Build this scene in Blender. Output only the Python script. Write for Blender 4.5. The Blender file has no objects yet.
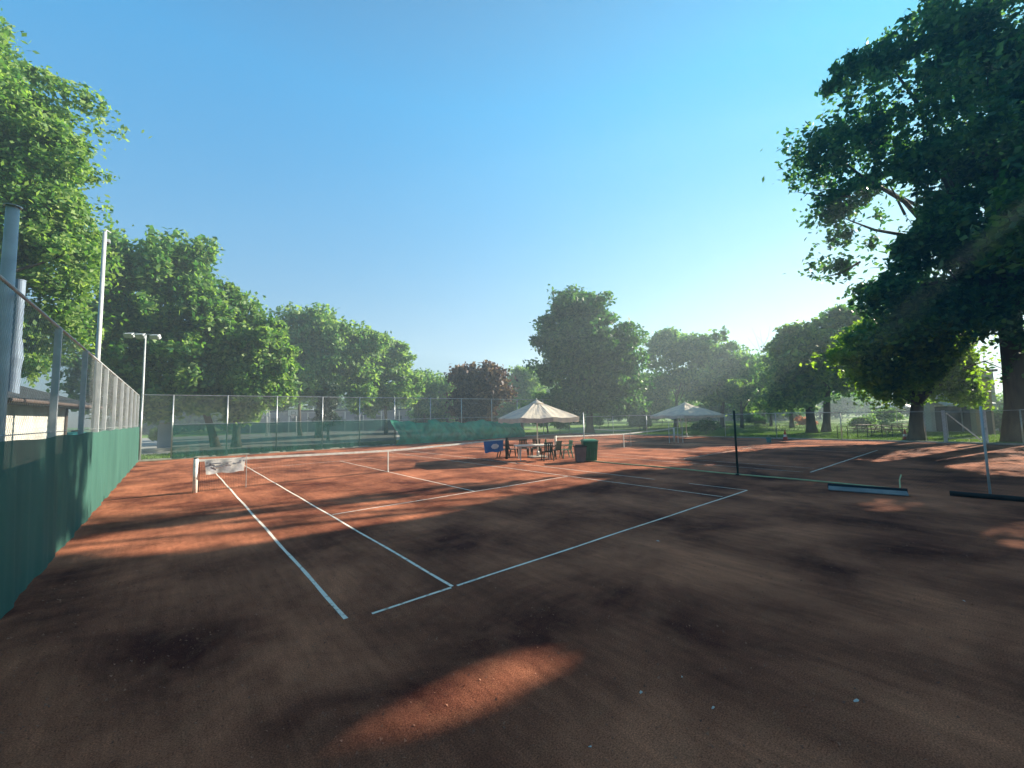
import bpy, math, random
import numpy as np
random.seed(7); RNG = np.random.default_rng(7)
R = math.radians; PI = math.pi
sc = bpy.context.scene; COL = sc.collection

# ------------------------------------------------------------------ camera frame (metres; court 1 net centre is the origin, +y away along the court)
CAM = np.array([-7.0386, -16.6859, 2.2275]); FPX = 408.54
YAW, PITCH, ROLL = 0.694102, 0.0778464, -0.0213451
F_ = np.array([math.sin(YAW)*math.cos(PITCH), math.cos(YAW)*math.cos(PITCH), math.sin(PITCH)])
_r = np.array([math.cos(YAW), -math.sin(YAW), 0.0]); _u = np.cross(_r, F_)
R_ = math.cos(ROLL)*_r + math.sin(ROLL)*_u
U_ = -math.sin(ROLL)*_r + math.cos(ROLL)*_u
def ray(px, py): return F_ + R_*(px-512)/FPX - U_*(py-384)/FPX
def at(px, py, z=0.0):
    d = ray(px, py); return CAM + d*((z-CAM[2])/d[2])
def dep(px, py, D): return CAM + ray(px, py)*D
def pl(px, py, ax, val):
    d = ray(px, py); return CAM + d*((val-CAM[ax])/d[ax])
def gnd(px, D):
    """ground point in pixel column px at view depth D"""
    for _ in range(1):
        hz = 416-(px-512)*0.0215
    p = dep(px, hz + 2.2275*FPX/D, D); return np.array([p[0], p[1], 0.0])

# ------------------------------------------------------------------ object helpers
def tag(o, label=None, cat=None, group=None, kind=None):
    if label: o['label'] = label
    if cat: o['category'] = cat
    if group: o['group'] = group
    if kind: o['kind'] = kind
    return o
def thing(name, loc, label, cat, group=None, rz=0.0):
    o = bpy.data.objects.new(name, None); COL.objects.link(o)
    o.empty_display_size = 0.2
    o.location = [float(v) for v in loc]; o.rotation_euler = (0, 0, rz)
    return tag(o, label, cat, group)
def copy_tree(o, loc=None, rz=None, label=None, parent=None):
    c = o.copy(); COL.objects.link(c); c.parent = parent
    if loc is not None: c.location = [float(v) for v in loc]
    if rz is not None: c.rotation_euler = (0, 0, rz)
    if label: c['label'] = label
    for ch in [x for x in bpy.data.objects if x.parent == o]: copy_tree(ch, parent=c)
    return c
def meshobj(name, verts, faces, mat, parent=None, loc=(0,0,0), smooth=False):
    me = bpy.data.meshes.new(name); me.from_pydata([tuple(map(float, v)) for v in verts], [], faces); me.update()
    if smooth: me.polygons.foreach_set('use_smooth', [True]*len(me.polygons))
    me.materials.append(mat)
    o = bpy.data.objects.new(name, me); COL.objects.link(o); o.location = [float(v) for v in loc]
    if parent: o.parent = parent
    return o
def npmesh(name, V, nper, mat, parent=None, loc=(0,0,0)):
    """V: (N*nper, 3) array, one polygon of nper corners after another"""
    me = bpy.data.meshes.new(name); n = len(V); nf = n//nper
    me.vertices.add(n); me.vertices.foreach_set('co', np.ascontiguousarray(V, dtype=np.float32).ravel())
    me.loops.add(n); me.loops.foreach_set('vertex_index', np.arange(n, dtype=np.int32))
    me.polygons.add(nf); me.polygons.foreach_set('loop_start', np.arange(0, n, nper, dtype=np.int32))
    me.polygons.foreach_set('loop_total', np.full(nf, nper, dtype=np.int32))
    me.update(calc_edges=True); me.materials.append(mat)
    o = bpy.data.objects.new(name, me); COL.objects.link(o); o.location = [float(v) for v in loc]
    if parent: o.parent = parent
    return o
class MB:
    def __init__(s): s.v = []; s.f = []
    def add(s, v, f):
        b = len(s.v); s.v += [tuple(map(float, p)) for p in v]; s.f += [tuple(b+i for i in q) for q in f]; return s
    def box(s, c, d, rz=0.0, tilt=0.0):
        cx, cy, cz = c; x, y, z = d[0]/2, d[1]/2, d[2]/2
        P = []
        for sz in (-z, z):
            for sx, sy in ((-x,-y),(x,-y),(x,y),(-x,y)):
                X, Y, Z = sx, sy, sz
                if tilt: Y, Z = Y*math.cos(tilt)-Z*math.sin(tilt), Y*math.sin(tilt)+Z*math.cos(tilt)
                P.append((cx+X*math.cos(rz)-Y*math.sin(rz), cy+X*math.sin(rz)+Y*math.cos(rz), cz+Z))
        return s.add(P, [(0,3,2,1),(4,5,6,7),(0,1,5,4),(1,2,6,5),(2,3,7,6),(3,0,4,7)])
    def bar(s, a, b, w, h=None, n=4, w2=None):
        """prism between two points; radius w (w2 at the far end)"""
        a = np.array(a, float); b = np.array(b, float); d = b-a; L = np.linalg.norm(d)
        if L < 1e-6: return s
        d /= L; up = np.array([0,0,1.0]) if abs(d[2]) < .9 else np.array([1.0,0,0])
        e = np.cross(d, up); e /= np.linalg.norm(e); g = np.cross(e, d)
        w2 = w if w2 is None else w2; P = []
        off = PI/4 if n == 4 else 0
        for c, rr in ((a, w), (b, w2)):
            for k in range(n):
                t = off+2*PI*k/n; P.append(c + e*math.cos(t)*rr + g*math.sin(t)*rr)
        return s.add(P, [tuple(range(n))[::-1], tuple(range(n, 2*n))] + [(k, (k+1)%n, n+(k+1)%n, n+k) for k in range(n)])
    def tube(s, pts, rad, n=8):
        pts = [np.array(p, float) for p in pts]; P = []; m = len(pts); prev = None
        for i, c in enumerate(pts):
            d = pts[min(i+1, m-1)]-pts[max(i-1, 0)]; d = d/np.linalg.norm(d)
            if prev is None:
                up = np.array([0,0,1.0]) if abs(d[2]) < .9 else np.array([1.0,0,0]); e = np.cross(d, up)
            else: e = prev-d*np.dot(prev, d)
            e = e/np.linalg.norm(e); prev = e; g = np.cross(d, e)
            r = rad[i] if hasattr(rad, '__len__') else rad
            for k in range(n):
                t = 2*PI*k/n; P.append(c+e*math.cos(t)*r+g*math.sin(t)*r)
        F = [tuple(range(n))[::-1], tuple(range((m-1)*n, m*n))]
        for i in range(m-1):
            for k in range(n): F.append((i*n+k, i*n+(k+1)%n, (i+1)*n+(k+1)%n, (i+1)*n+k))
        return s.add(P, F)
    def lathe(s, prof, n=20, c=(0,0,0)):
        P = []; m = len(prof)
        for r, z in prof:
            for k in range(n): t = 2*PI*k/n; P.append((c[0]+r*math.cos(t), c[1]+r*math.sin(t), c[2]+z))
        F = [(i*n+k, i*n+(k+1)%n, (i+1)*n+(k+1)%n, (i+1)*n+k) for i in range(m-1) for k in range(n)]
        F += [tuple(range(n))[::-1], tuple(range((m-1)*n, m*n))]
        return s.add(P, F)
    def build(s, name, mat, parent=None, loc=(0,0,0), smooth=False, bev=0.0):
        o = meshobj(name, s.v, s.f, mat, parent, loc, smooth)
        if bev:
            md = o.modifiers.new('bevel', 'BEVEL'); md.width = bev; md.segments = 2; md.limit_method = 'ANGLE'
        return o

# ------------------------------------------------------------------ materials
def lnk(t, a, b): t.links.new(a, b)
def mat(name, col, rough=.7, metal=0.0, col2=None, scale=3.0, bump=0.0, bscale=40.0, detail=4.0, lo=.35, hi=.65, trans=0.0, alpha=1.0, spec=.3, stretch=None):
    m = bpy.data.materials.new(name); m.use_nodes = True; t = m.node_tree; N = t.nodes; N.clear()
    out = N.new('ShaderNodeOutputMaterial'); b = N.new('ShaderNodeBsdfPrincipled')
    b.inputs['Roughness'].default_value = rough; b.inputs['Metallic'].default_value = metal
    b.inputs['Specular IOR Level'].default_value = spec
    b.inputs['Base Color'].default_value = (*col, 1)
    tc = N.new('ShaderNodeTexCoord'); co = tc.outputs['Object']
    if stretch:
        mp = N.new('ShaderNodeMapping'); mp.inputs['Scale'].default_value = stretch; lnk(t, co, mp.inputs[0]); co = mp.outputs[0]
    colsock = None
    if col2 is None: col2 = tuple(c*.8 for c in col)
    nz = N.new('ShaderNodeTexNoise'); nz.inputs['Scale'].default_value = scale; nz.inputs['Detail'].default_value = detail
    lnk(t, co, nz.inputs['Vector'])
    rp = N.new('ShaderNodeValToRGB'); rp.color_ramp.elements[0].position = lo; rp.color_ramp.elements[1].position = hi
    rp.color_ramp.elements[0].color = (*col2, 1); rp.color_ramp.elements[1].color = (*col, 1)
    lnk(t, nz.outputs['Fac'], rp.inputs[0]); lnk(t, rp.outputs[0], b.inputs['Base Color']); colsock = rp.outputs[0]
    if bump:
        n2 = N.new('ShaderNodeTexNoise'); n2.inputs['Scale'].default_value = bscale; n2.inputs['Detail'].default_value = 3
        lnk(t, co, n2.inputs['Vector'])
        bp = N.new('ShaderNodeBump'); bp.inputs['Strength'].default_value = bump; bp.inputs['Distance'].default_value = .02
        lnk(t, n2.outputs['Fac'], bp.inputs['Height']); lnk(t, bp.outputs[0], b.inputs['Normal'])
    s = b.outputs[0]
    if trans:
        tr = N.new('ShaderNodeBsdfTranslucent'); lnk(t, colsock, tr.inputs[0]); mx = N.new('ShaderNodeMixShader'); mx.inputs[0].default_value = trans
        lnk(t, s, mx.inputs[1]); lnk(t, tr.outputs[0], mx.inputs[2]); s = mx.outputs[0]
    if alpha < 1:
        tp = N.new('ShaderNodeBsdfTransparent'); mx = N.new('ShaderNodeMixShader'); mx.inputs[0].default_value = alpha
        lnk(t, tp.outputs[0], mx.inputs[1]); lnk(t, s, mx.inputs[2]); s = mx.outputs[0]
    lnk(t, s, out.inputs[0]); return m
def leafmat(name, c1, c2, c3, trans=.42):
    m = bpy.data.materials.new(name); m.use_nodes = True; t = m.node_tree; N = t.nodes; N.clear()
    out = N.new('ShaderNodeOutputMaterial'); geo = N.new('ShaderNodeNewGeometry'); tc = N.new('ShaderNodeTexCoord')
    nz = N.new('ShaderNodeTexNoise'); nz.inputs['Scale'].default_value = 1.1; nz.inputs['Detail'].default_value = 4
    lnk(t, tc.outputs['Object'], nz.inputs['Vector'])
    ad = N.new('ShaderNodeMath'); ad.operation = 'MULTIPLY_ADD'; lnk(t, geo.outputs['Random Per Island'], ad.inputs[0]); ad.inputs[1].default_value = .5
    lnk(t, nz.outputs['Fac'], ad.inputs[2])
    rp = N.new('ShaderNodeValToRGB'); e = rp.color_ramp.elements; e[0].position = .38; e[1].position = 1.0; e[0].color = (*c1, 1); e[1].color = (*c3, 1)
    mid = e.new(.7); mid.color = (*c2, 1); lnk(t, ad.outputs[0], rp.inputs[0])
    b = N.new('ShaderNodeBsdfPrincipled'); b.inputs['Roughness'].default_value = .5; b.inputs['Specular IOR Level'].default_value = .35
    lnk(t, rp.outputs[0], b.inputs['Base Color'])
    g = N.new('ShaderNodeMixRGB'); g.blend_type = 'MULTIPLY'; g.inputs[0].default_value = 1; g.inputs[2].default_value = (1.35, 1.5, .6, 1)
    lnk(t, rp.outputs[0], g.inputs[1])
    tr = N.new('ShaderNodeBsdfTranslucent'); lnk(t, g.outputs[0], tr.inputs[0]); mx = N.new('ShaderNodeMixShader'); mx.inputs[0].default_value = trans
    lnk(t, b.outputs[0], mx.inputs[1]); lnk(t, tr.outputs[0], mx.inputs[2]); lnk(t, mx.outputs[0], out.inputs[0]); return m
def claymat():
    m = bpy.data.materials.new('red_clay'); m.use_nodes = True; t = m.node_tree; N = t.nodes; N.clear()
    out = N.new('ShaderNodeOutputMaterial'); b = N.new('ShaderNodeBsdfPrincipled'); b.inputs['Specular IOR Level'].default_value = .03
    lnk(t, b.outputs[0], out.inputs[0]); tc = N.new('ShaderNodeTexCoord')
    def noise(s, d=4, sc=None, dist=0.0, rough=.5):
        n = N.new('ShaderNodeTexNoise'); n.inputs['Scale'].default_value = s; n.inputs['Detail'].default_value = d
        n.inputs['Distortion'].default_value = dist; n.inputs['Roughness'].default_value = rough
        if sc:
            mp = N.new('ShaderNodeMapping'); mp.inputs['Scale'].default_value = sc; mp.inputs['Rotation'].default_value = (0, 0, .2)
            lnk(t, tc.outputs['Object'], mp.inputs[0]); lnk(t, mp.outputs[0], n.inputs['Vector'])
        else: lnk(t, tc.outputs['Object'], n.inputs['Vector'])
        return n.outputs['Fac']
    def ramp(x, a, b_, c0, c1):
        r = N.new('ShaderNodeValToRGB'); r.color_ramp.elements[0].position = a; r.color_ramp.elements[1].position = b_
        r.color_ramp.elements[0].color = (*c0, 1); r.color_ramp.elements[1].color = (*c1, 1); lnk(t, x, r.inputs[0]); return r.outputs[0]
    def mix(f, a, b_, mode='MIX'):
        x = N.new('ShaderNodeMixRGB'); x.blend_type = mode
        if isinstance(f, float): x.inputs[0].default_value = f
        else: lnk(t, f, x.inputs[0])
        lnk(t, a, x.inputs[1]); lnk(t, b_, x.inputs[2]); return x.outputs[0]
    base = ramp(noise(.42, 9, dist=.35, rough=.62), .36, .66, CLAY_D, CLAY_L)              # damp against dry clay
    swept = ramp(noise(1.1, 5, (1, .22, 1), .3), .3, .7, (.72,.72,.74), (1.12,1.12,1.1))   # sweeping streaks along the court
    c = mix(1.0, base, swept, 'MULTIPLY')
    scr = ramp(noise(9, 4, (1, .10, 1), .2, .7), .35, .65, (.80,.80,.80), (1.16,1.15,1.13)); c = mix(.8, c, scr, 'MULTIPLY')   # fine drag brush scratches
    scuff = ramp(noise(3.4, 9, dist=.5, rough=.72), .50, .70, (0,0,0), (1,1,1))
    pale = N.new('ShaderNodeRGB'); pale.outputs[0].default_value = (.36, .17, .10, 1)
    sf = N.new('ShaderNodeMath'); sf.operation = 'MULTIPLY'; lnk(t, scuff, sf.inputs[0]); sf.inputs[1].default_value = .26
    c = mix(sf.outputs[0], c, pale.outputs[0])
    grain = ramp(noise(85, 3, rough=.8), .36, .66, (.45,.43,.43), (1.55,1.5,1.42))
    c = mix(1.0, c, grain, 'MULTIPLY')
    sp = ramp(noise(260, 1), .66, .72, (1,1,1), (1.9,1.7,1.5)); c = mix(.8, c, sp, 'MULTIPLY')
    lnk(t, c, b.inputs['Base Color'])
    rr = N.new('ShaderNodeMapRange'); lnk(t, noise(.5, 4), rr.inputs[0]); rr.inputs[3].default_value = .8; rr.inputs[4].default_value = .97
    lnk(t, rr.outputs[0], b.inputs['Roughness'])
    bp = N.new('ShaderNodeBump'); bp.inputs['Strength'].default_value = .65; bp.inputs['Distance'].default_value = .012
    lnk(t, noise(60, 5, rough=.75), bp.inputs['Height']); 
    b2 = N.new('ShaderNodeBump'); b2.inputs['Strength'].default_value = .6; b2.inputs['Distance'].default_value = .05
    lnk(t, noise(3.5, 5), b2.inputs['Height']); lnk(t, b2.outputs[0], bp.inputs['Normal']); lnk(t, bp.outputs[0], b.inputs['Normal'])
    return m
CLAY_D = (.105, .036, .028); CLAY_L = (.56, .215, .125)
M = dict(
 clay=claymat(),
 line=mat('line_tape', (.90,.80,.70), .7, col2=(.50,.34,.25), scale=11, lo=.30, hi=.46, bump=.1),
 grass=mat('lawn', (.20,.32,.035), .9, col2=(.075,.15,.025), scale=.9, detail=9, bump=.8, bscale=30),
 blade=mat('grass_blade', (.17,.29,.04), .7, col2=(.09,.17,.03), scale=1.5, trans=.35),
 path=mat('path_gravel', (.46,.42,.36), .9, col2=(.34,.31,.27), scale=4, bump=.3),
 kerb=mat('kerb_concrete', (.42,.40,.36), .85, col2=(.28,.27,.25), scale=5, bump=.3),
 asphalt=mat('playground_asphalt', (.34,.33,.30), .9, col2=(.25,.25,.23), scale=2, bump=.3),
 steel=mat('galvanised_steel', (.55,.57,.58), .42, .75, col2=(.40,.42,.44), scale=6),
 greypaint=mat('grey_painted_steel', (.52,.55,.57), .5, .1, col2=(.40,.43,.46), scale=4, bump=.1),
 wire=mat('chain_link_wire', (.50,.54,.54), .5, .3),
 greenwire=mat('green_coated_wire', (.05,.12,.09), .5, .1),
 whitepost=mat('white_painted_post', (.78,.76,.72), .45, col2=(.52,.47,.42), scale=7, lo=.25, hi=.5),
 darkpost=mat('dark_green_post', (.018,.04,.035), .5, .1),
 cord=mat('black_net_cord', (.03,.035,.035), .8),
 band=mat('white_headband', (.80,.78,.74), .7, col2=(.62,.58,.53), scale=4),
 screen=mat('green_wind_screen', (.060,.165,.135), .75, col2=(.045,.130,.108), scale=.8, trans=.25, alpha=.97, stretch=(1,1,.4)),
 sheer=mat('sheer_wind_screen', (.018,.12,.10), .8, col2=(.012,.09,.078), scale=.7, trans=.3, alpha=.70),
 slump=mat('loose_wind_screen', (.035,.42,.27), .6, col2=(.02,.24,.17), scale=1.2, trans=.4, alpha=.92),
 ygrope=mat('green_rope', (.55,.62,.35), .8),
 canvas=mat('cream_canvas', (.80,.70,.56), .85, col2=(.60,.54,.48), scale=2.5, trans=.22, bump=.1, bscale=8),
 canvasdirty=mat('grey_canvas_valance', (.66,.59,.50), .85, col2=(.48,.45,.42), scale=3, trans=.2),
 whiteplastic=mat('white_plastic', (.74,.75,.74), .4, col2=(.62,.62,.6), scale=5),
 greenplastic=mat('dark_green_plastic', (.006,.032,.026), .4, col2=(.005,.025,.02), scale=5),
 mintplastic=mat('faded_green_plastic', (.16,.34,.24), .5, col2=(.11,.26,.18), scale=5),
 bingreen=mat('bin_green_plastic', (.015,.15,.075), .4, col2=(.012,.11,.06), scale=3),
 binlid=mat('bin_lid_green', (.10,.30,.18), .45, col2=(.07,.24,.14), scale=3),
 bingrey=mat('bin_grey_plastic', (.14,.115,.12), .6, col2=(.10,.085,.09), scale=4),
 black=mat('black_rubber', (.012,.015,.017), .7, col2=(.02,.022,.022), scale=8, bump=.3),
 bluebanner=mat('blue_banner_cloth', (.018,.14,.42), .6, col2=(.02,.12,.36), scale=3),
 bannerwhite=mat('banner_print', (.62,.68,.76), .6),
 greybanner=mat('grey_banner_cloth', (.60,.58,.56), .6, col2=(.34,.34,.37), scale=3.5, detail=5, lo=.4, hi=.56),
 bannermark=mat('banner_faded_print', (.24,.25,.29), .7),
 wallwhite=mat('white_render', (.62,.61,.58), .85, col2=(.40,.38,.35), scale=1.2, bump=.1),
 wallcream=mat('cream_render', (.33,.29,.22), .85, col2=(.26,.23,.18), scale=1.2, bump=.1),
 wallblue=mat('pale_blue_render', (.36,.41,.47), .8, col2=(.29,.34,.40), scale=1.0, bump=.1),
 wallviolet=mat('grey_violet_render', (.22,.19,.22), .85, col2=(.16,.14,.17), scale=1.0),
 roof=mat('dark_roofing', (.035,.045,.055), .7, col2=(.05,.055,.06), scale=3, bump=.2),
 fascia=mat('brown_fascia', (.13,.10,.09), .7),
 glass=mat('dark_glass', (.02,.03,.04), .1, spec=.6),
 awning=mat('pale_blue_awning', (.42,.55,.68), .6, col2=(.34,.46,.60), scale=2),
 flue=mat('flue_metal', (.19,.25,.33), .6, .1, col2=(.15,.20,.28), scale=3),
 wood=mat('weathered_wood', (.20,.15,.11), .8, col2=(.12,.09,.07), scale=4, bump=.3),
 red=mat('red_paint', (.42,.045,.03), .5), white=mat('white_paint', (.75,.75,.73), .5),
 teal=mat('teal_plastic', (.03,.22,.25), .5), pink=leafmat('pink_blossom', (.35,.10,.14), (.50,.18,.20), (.55,.3,.2)),
 board=mat('pale_blue_board', (.22,.235,.24), .7, col2=(.15,.165,.175), scale=3),
 bristle=mat('brush_bristle', (.012,.02,.03), .9, bump=.6, bscale=120),
 lamp=mat('lamp_glass', (.75,.78,.78), .2, spec=.6),
 bark=mat('bark', (.10,.078,.058), .95, col2=(.045,.036,.028), scale=5, bump=1.0, bscale=9, stretch=(1,1,.25)),
 palebark=mat('pale_bark', (.20,.17,.13), .95, col2=(.11,.09,.07), scale=5, bump=1.0, bscale=9, stretch=(1,1,.25)),
 clod=mat('dry_clay_crumbs', (.42,.19,.12), 1, col2=(.14,.06,.045), scale=20),
 opening=mat('dark_opening', (.015,.025,.035), .7),
 twig=mat('twig', (.07,.055,.045), .9), chalk=mat('pale_litter', (.6,.6,.58), .8), bottle=mat('green_bottle', (.01,.09,.04), .15, spec=.6),
 leaf_fresh=leafmat('leaves_fresh', (.045,.135,.050), (.125,.245,.070), (.32,.43,.15), .5),
 leaf_mid=leafmat('leaves_mid', (.030,.110,.052), (.090,.205,.070), (.26,.37,.13), .5),
 leaf_dark=leafmat('leaves_dark', (.016,.075,.042), (.042,.130,.052), (.13,.24,.08), .48),
 leaf_pale=leafmat('leaves_pale', (.055,.150,.065), (.150,.27,.095), (.32,.42,.18), .5),
 leaf_red=leafmat('leaves_plum', (.030,.018,.032), (.085,.040,.058), (.24,.15,.14), .35),
 leaf_lime=leafmat('leaves_lime', (.075,.15,.022), (.15,.25,.035), (.26,.36,.06), .62),
 leaf_thuja=leafmat('leaves_thuja', (.010,.032,.020), (.018,.05,.026), (.03,.07,.03), .15),
)

# ------------------------------------------------------------------ sun
SUN_EL, SUN_AZ = R(24.6), R(102.0)      # azimuth clockwise from +y
S = np.array([math.sin(SUN_AZ)*math.cos(SUN_EL), math.cos(SUN_AZ)*math.cos(SUN_EL), math.sin(SUN_EL)])
sun = bpy.data.lights.new('sun', 'SUN'); sun.energy = 5.0; sun.angle = R(.55); sun.color = (1, .89, .70)
so = bpy.data.objects.new('sun', sun); COL.objects.link(so); so.location = (0, 0, 40)
from mathutils import Vector, Matrix
so.rotation_euler = Vector(S).to_track_quat('Z', 'Y').to_euler()
w = bpy.data.worlds.new('World'); sc.world = w; w.use_nodes = True; t = w.node_tree
bg = t.nodes['Background']; sky = t.nodes.new('ShaderNodeTexSky'); sky.sky_type = 'NISHITA'; sky.sun_disc = False
sky.sun_elevation = SUN_EL; sky.sun_rotation = SUN_AZ; sky.air_density = 1.0; sky.dust_density = .25; sky.ozone_density = 1.6
# sky tint: cyan blue mid sky, paler horizon; unseen zenith greyed to warm ambient
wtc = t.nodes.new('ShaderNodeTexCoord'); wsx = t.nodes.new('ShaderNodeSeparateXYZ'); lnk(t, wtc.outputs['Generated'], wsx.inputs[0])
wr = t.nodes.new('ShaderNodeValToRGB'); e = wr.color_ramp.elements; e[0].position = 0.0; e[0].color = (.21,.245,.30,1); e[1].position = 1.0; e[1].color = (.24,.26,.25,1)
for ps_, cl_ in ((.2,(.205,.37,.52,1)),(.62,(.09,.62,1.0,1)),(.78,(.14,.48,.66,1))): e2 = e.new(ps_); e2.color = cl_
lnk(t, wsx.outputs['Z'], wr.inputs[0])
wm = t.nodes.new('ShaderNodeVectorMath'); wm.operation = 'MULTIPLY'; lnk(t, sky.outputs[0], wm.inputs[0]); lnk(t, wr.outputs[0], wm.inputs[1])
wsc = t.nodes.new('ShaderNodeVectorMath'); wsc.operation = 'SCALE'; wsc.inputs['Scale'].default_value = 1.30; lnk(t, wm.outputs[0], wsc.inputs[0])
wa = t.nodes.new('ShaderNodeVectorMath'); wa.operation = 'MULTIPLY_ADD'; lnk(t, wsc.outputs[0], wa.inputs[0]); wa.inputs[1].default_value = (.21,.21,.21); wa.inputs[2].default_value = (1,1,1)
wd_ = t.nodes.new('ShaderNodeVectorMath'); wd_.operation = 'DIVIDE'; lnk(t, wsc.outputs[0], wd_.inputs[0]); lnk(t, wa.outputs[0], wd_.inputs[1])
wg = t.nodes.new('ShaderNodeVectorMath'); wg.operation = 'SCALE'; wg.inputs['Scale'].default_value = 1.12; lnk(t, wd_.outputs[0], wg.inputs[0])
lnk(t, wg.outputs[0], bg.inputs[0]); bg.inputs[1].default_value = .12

# ------------------------------------------------------------------ where the photograph's ground is sunlit: crowns have gaps towards the sun there
def poly(*px): return np.array([at(x, y)[:2] for x, y in px])
LIT = [
 (np.array([(-9.5,-.5),(-5,-1.0),(-2,-1.7),(2,-2.3),(6,-2.9),(10,-3.4),(16,-4.2),(22,-4.6),(29,-4.4),(29,30),(-9.5,30)]), .97),
 (poly((70,543),(130,530),(180,526),(300,511),(400,500),(470,492),(560,477),(600,480),(566,488),(480,502),(420,515),(330,527),(240,544),(160,549),(110,548),(60,557)), .99),
 (poly((372,735),(440,696),(490,672),(548,650),(556,656),(545,674),(490,694),(430,722),(395,738)), .997),
 (poly((-10,640),(-10,614),(60,598),(140,590),(150,600),(60,620)), .7),
 (poly((210,680),(260,672),(330,650),(400,640),(300,675),(230,700)), .45),
 (poly((870,462),(900,451),(960,444),(1000,442),(985,452),(940,460)), .97),
 (poly((950,466),(1000,458),(1060,455),(1060,478),(985,474)), .95),
 (poly((850,510),(880,500),(915,497),(915,505),(890,514)), .97),
 (poly((980,540),(1010,525),(1060,520),(1060,545),(1000,548)), .9),
 (poly((96,522),(200,509),(340,493),(400,487),(400,491),(330,500),(200,516),(96,528)), .75),
 (np.array([(31.5,-11.3),(60,-17),(60,-6),(31.5,-5)]), .985),
 (np.array([(30.5,-16.4),(46,-19),(46,-14),(30.5,-13.0)]), .95),
]
def inside(P, X, Y):
    r = np.zeros(len(X), bool); n = len(P)
    for i in range(n):
        x1, y1 = P[i]; x2, y2 = P[(i+1) % n]
        c = ((y1 > Y) != (y2 > Y)) & (X < (x2-x1)*(Y-y1)/(y2-y1+1e-12)+x1); r ^= c
    return r
def grow(P, g):
    c = P.mean(axis=0); d = P-c; L = np.linalg.norm(d, axis=1)[:, None]; return c+d*(L+g)/L
GROW = {1:.45, 2:.30, 3:.5, 4:.3, 7:.2, 8:.3, 5:.3, 6:.3}
LIT = [(grow(P, GROW[i]) if i in GROW else P, pr) for i, (P, pr) in enumerate(LIT)]
def cull(C, f=1.0):
    """leaves that would shade those patches are missing from the crown"""
    k = C[:,2]/S[2]; gx = C[:,0]-S[0]*k; gy = C[:,1]-S[1]*k
    keep = np.ones(len(C), bool); rnd = RNG.random(len(C))
    for i, (P, pr) in enumerate(LIT): keep &= ~(inside(P, gx, gy) & (rnd < (pr*(f if f > .9 else .8) if i >= len(LIT)-2 else (pr if f > .9 else pr*f*.4))))
    tt = (C[:,0]+8.5)/S[0]; fy = C[:,1]-S[1]*tt; fz = C[:,2]-S[2]*tt
    keep &= ~((fy > -0.9) & (fy < 17) & (fz > 0) & (fz < 4.4) & (rnd < .97*f))
    return keep

# ------------------------------------------------------------------ trees
def leaves(centres, rc, n, size, flat=.62, docull=False, droop=0.0, core=.35):
    K = len(centres); idx = RNG.integers(0, K, n)
    d = RNG.normal(size=(n, 3)); d /= np.linalg.norm(d, axis=1)[:, None]
    rad = RNG.random(n)**core; rr = rc[idx] if hasattr(rc, '__len__') else np.full(n, rc)
    tail = RNG.random(n) < .16; rad = np.where(tail, 1+.42*RNG.random(n)**1.6, rad)      # loose sprigs beyond each bough
    an = RNG.uniform(.6, 1.45, (K, 3)); skew = RNG.normal(size=(K, 3))*.35; skew[:, 2] = RNG.normal(size=K)*.2
    # leaves gather in small sprays within a bough
    q = d*rad[:, None]; q = q*an[idx]; q += skew[idx]*(q[:, :1])
    wob = np.sin(q*7.3+idx[:, None]*1.7)*.10; q += wob
    C = centres[idx] + q*rr[:, None]*np.array([1, 1, flat])
    C[:, 2] -= droop*np.abs(RNG.normal(size=n))*rr
    C = C[C[:, 2] > .3]
    if docull: C = C[cull(C, float(docull))]
    n = len(C)
    nrm = RNG.normal(size=(n, 3)); nrm[:, 2] += .55; nrm /= np.linalg.norm(nrm, axis=1)[:, None]
    a = np.cross(nrm, RNG.normal(size=(n, 3))); a /= np.linalg.norm(a, axis=1)[:, None]; b = np.cross(nrm, a)
    s = size*(.6+.8*RNG.random(n))[:, None]
    V = np.empty((n, 4, 3)); V[:, 0] = C-a*s*.62; V[:, 1] = C+b*s*.36+nrm*s*.06; V[:, 2] = C+a*s*.62; V[:, 3] = C-b*s*.36+nrm*s*.06
    return V.reshape(-1, 3)
TREES = []
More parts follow.
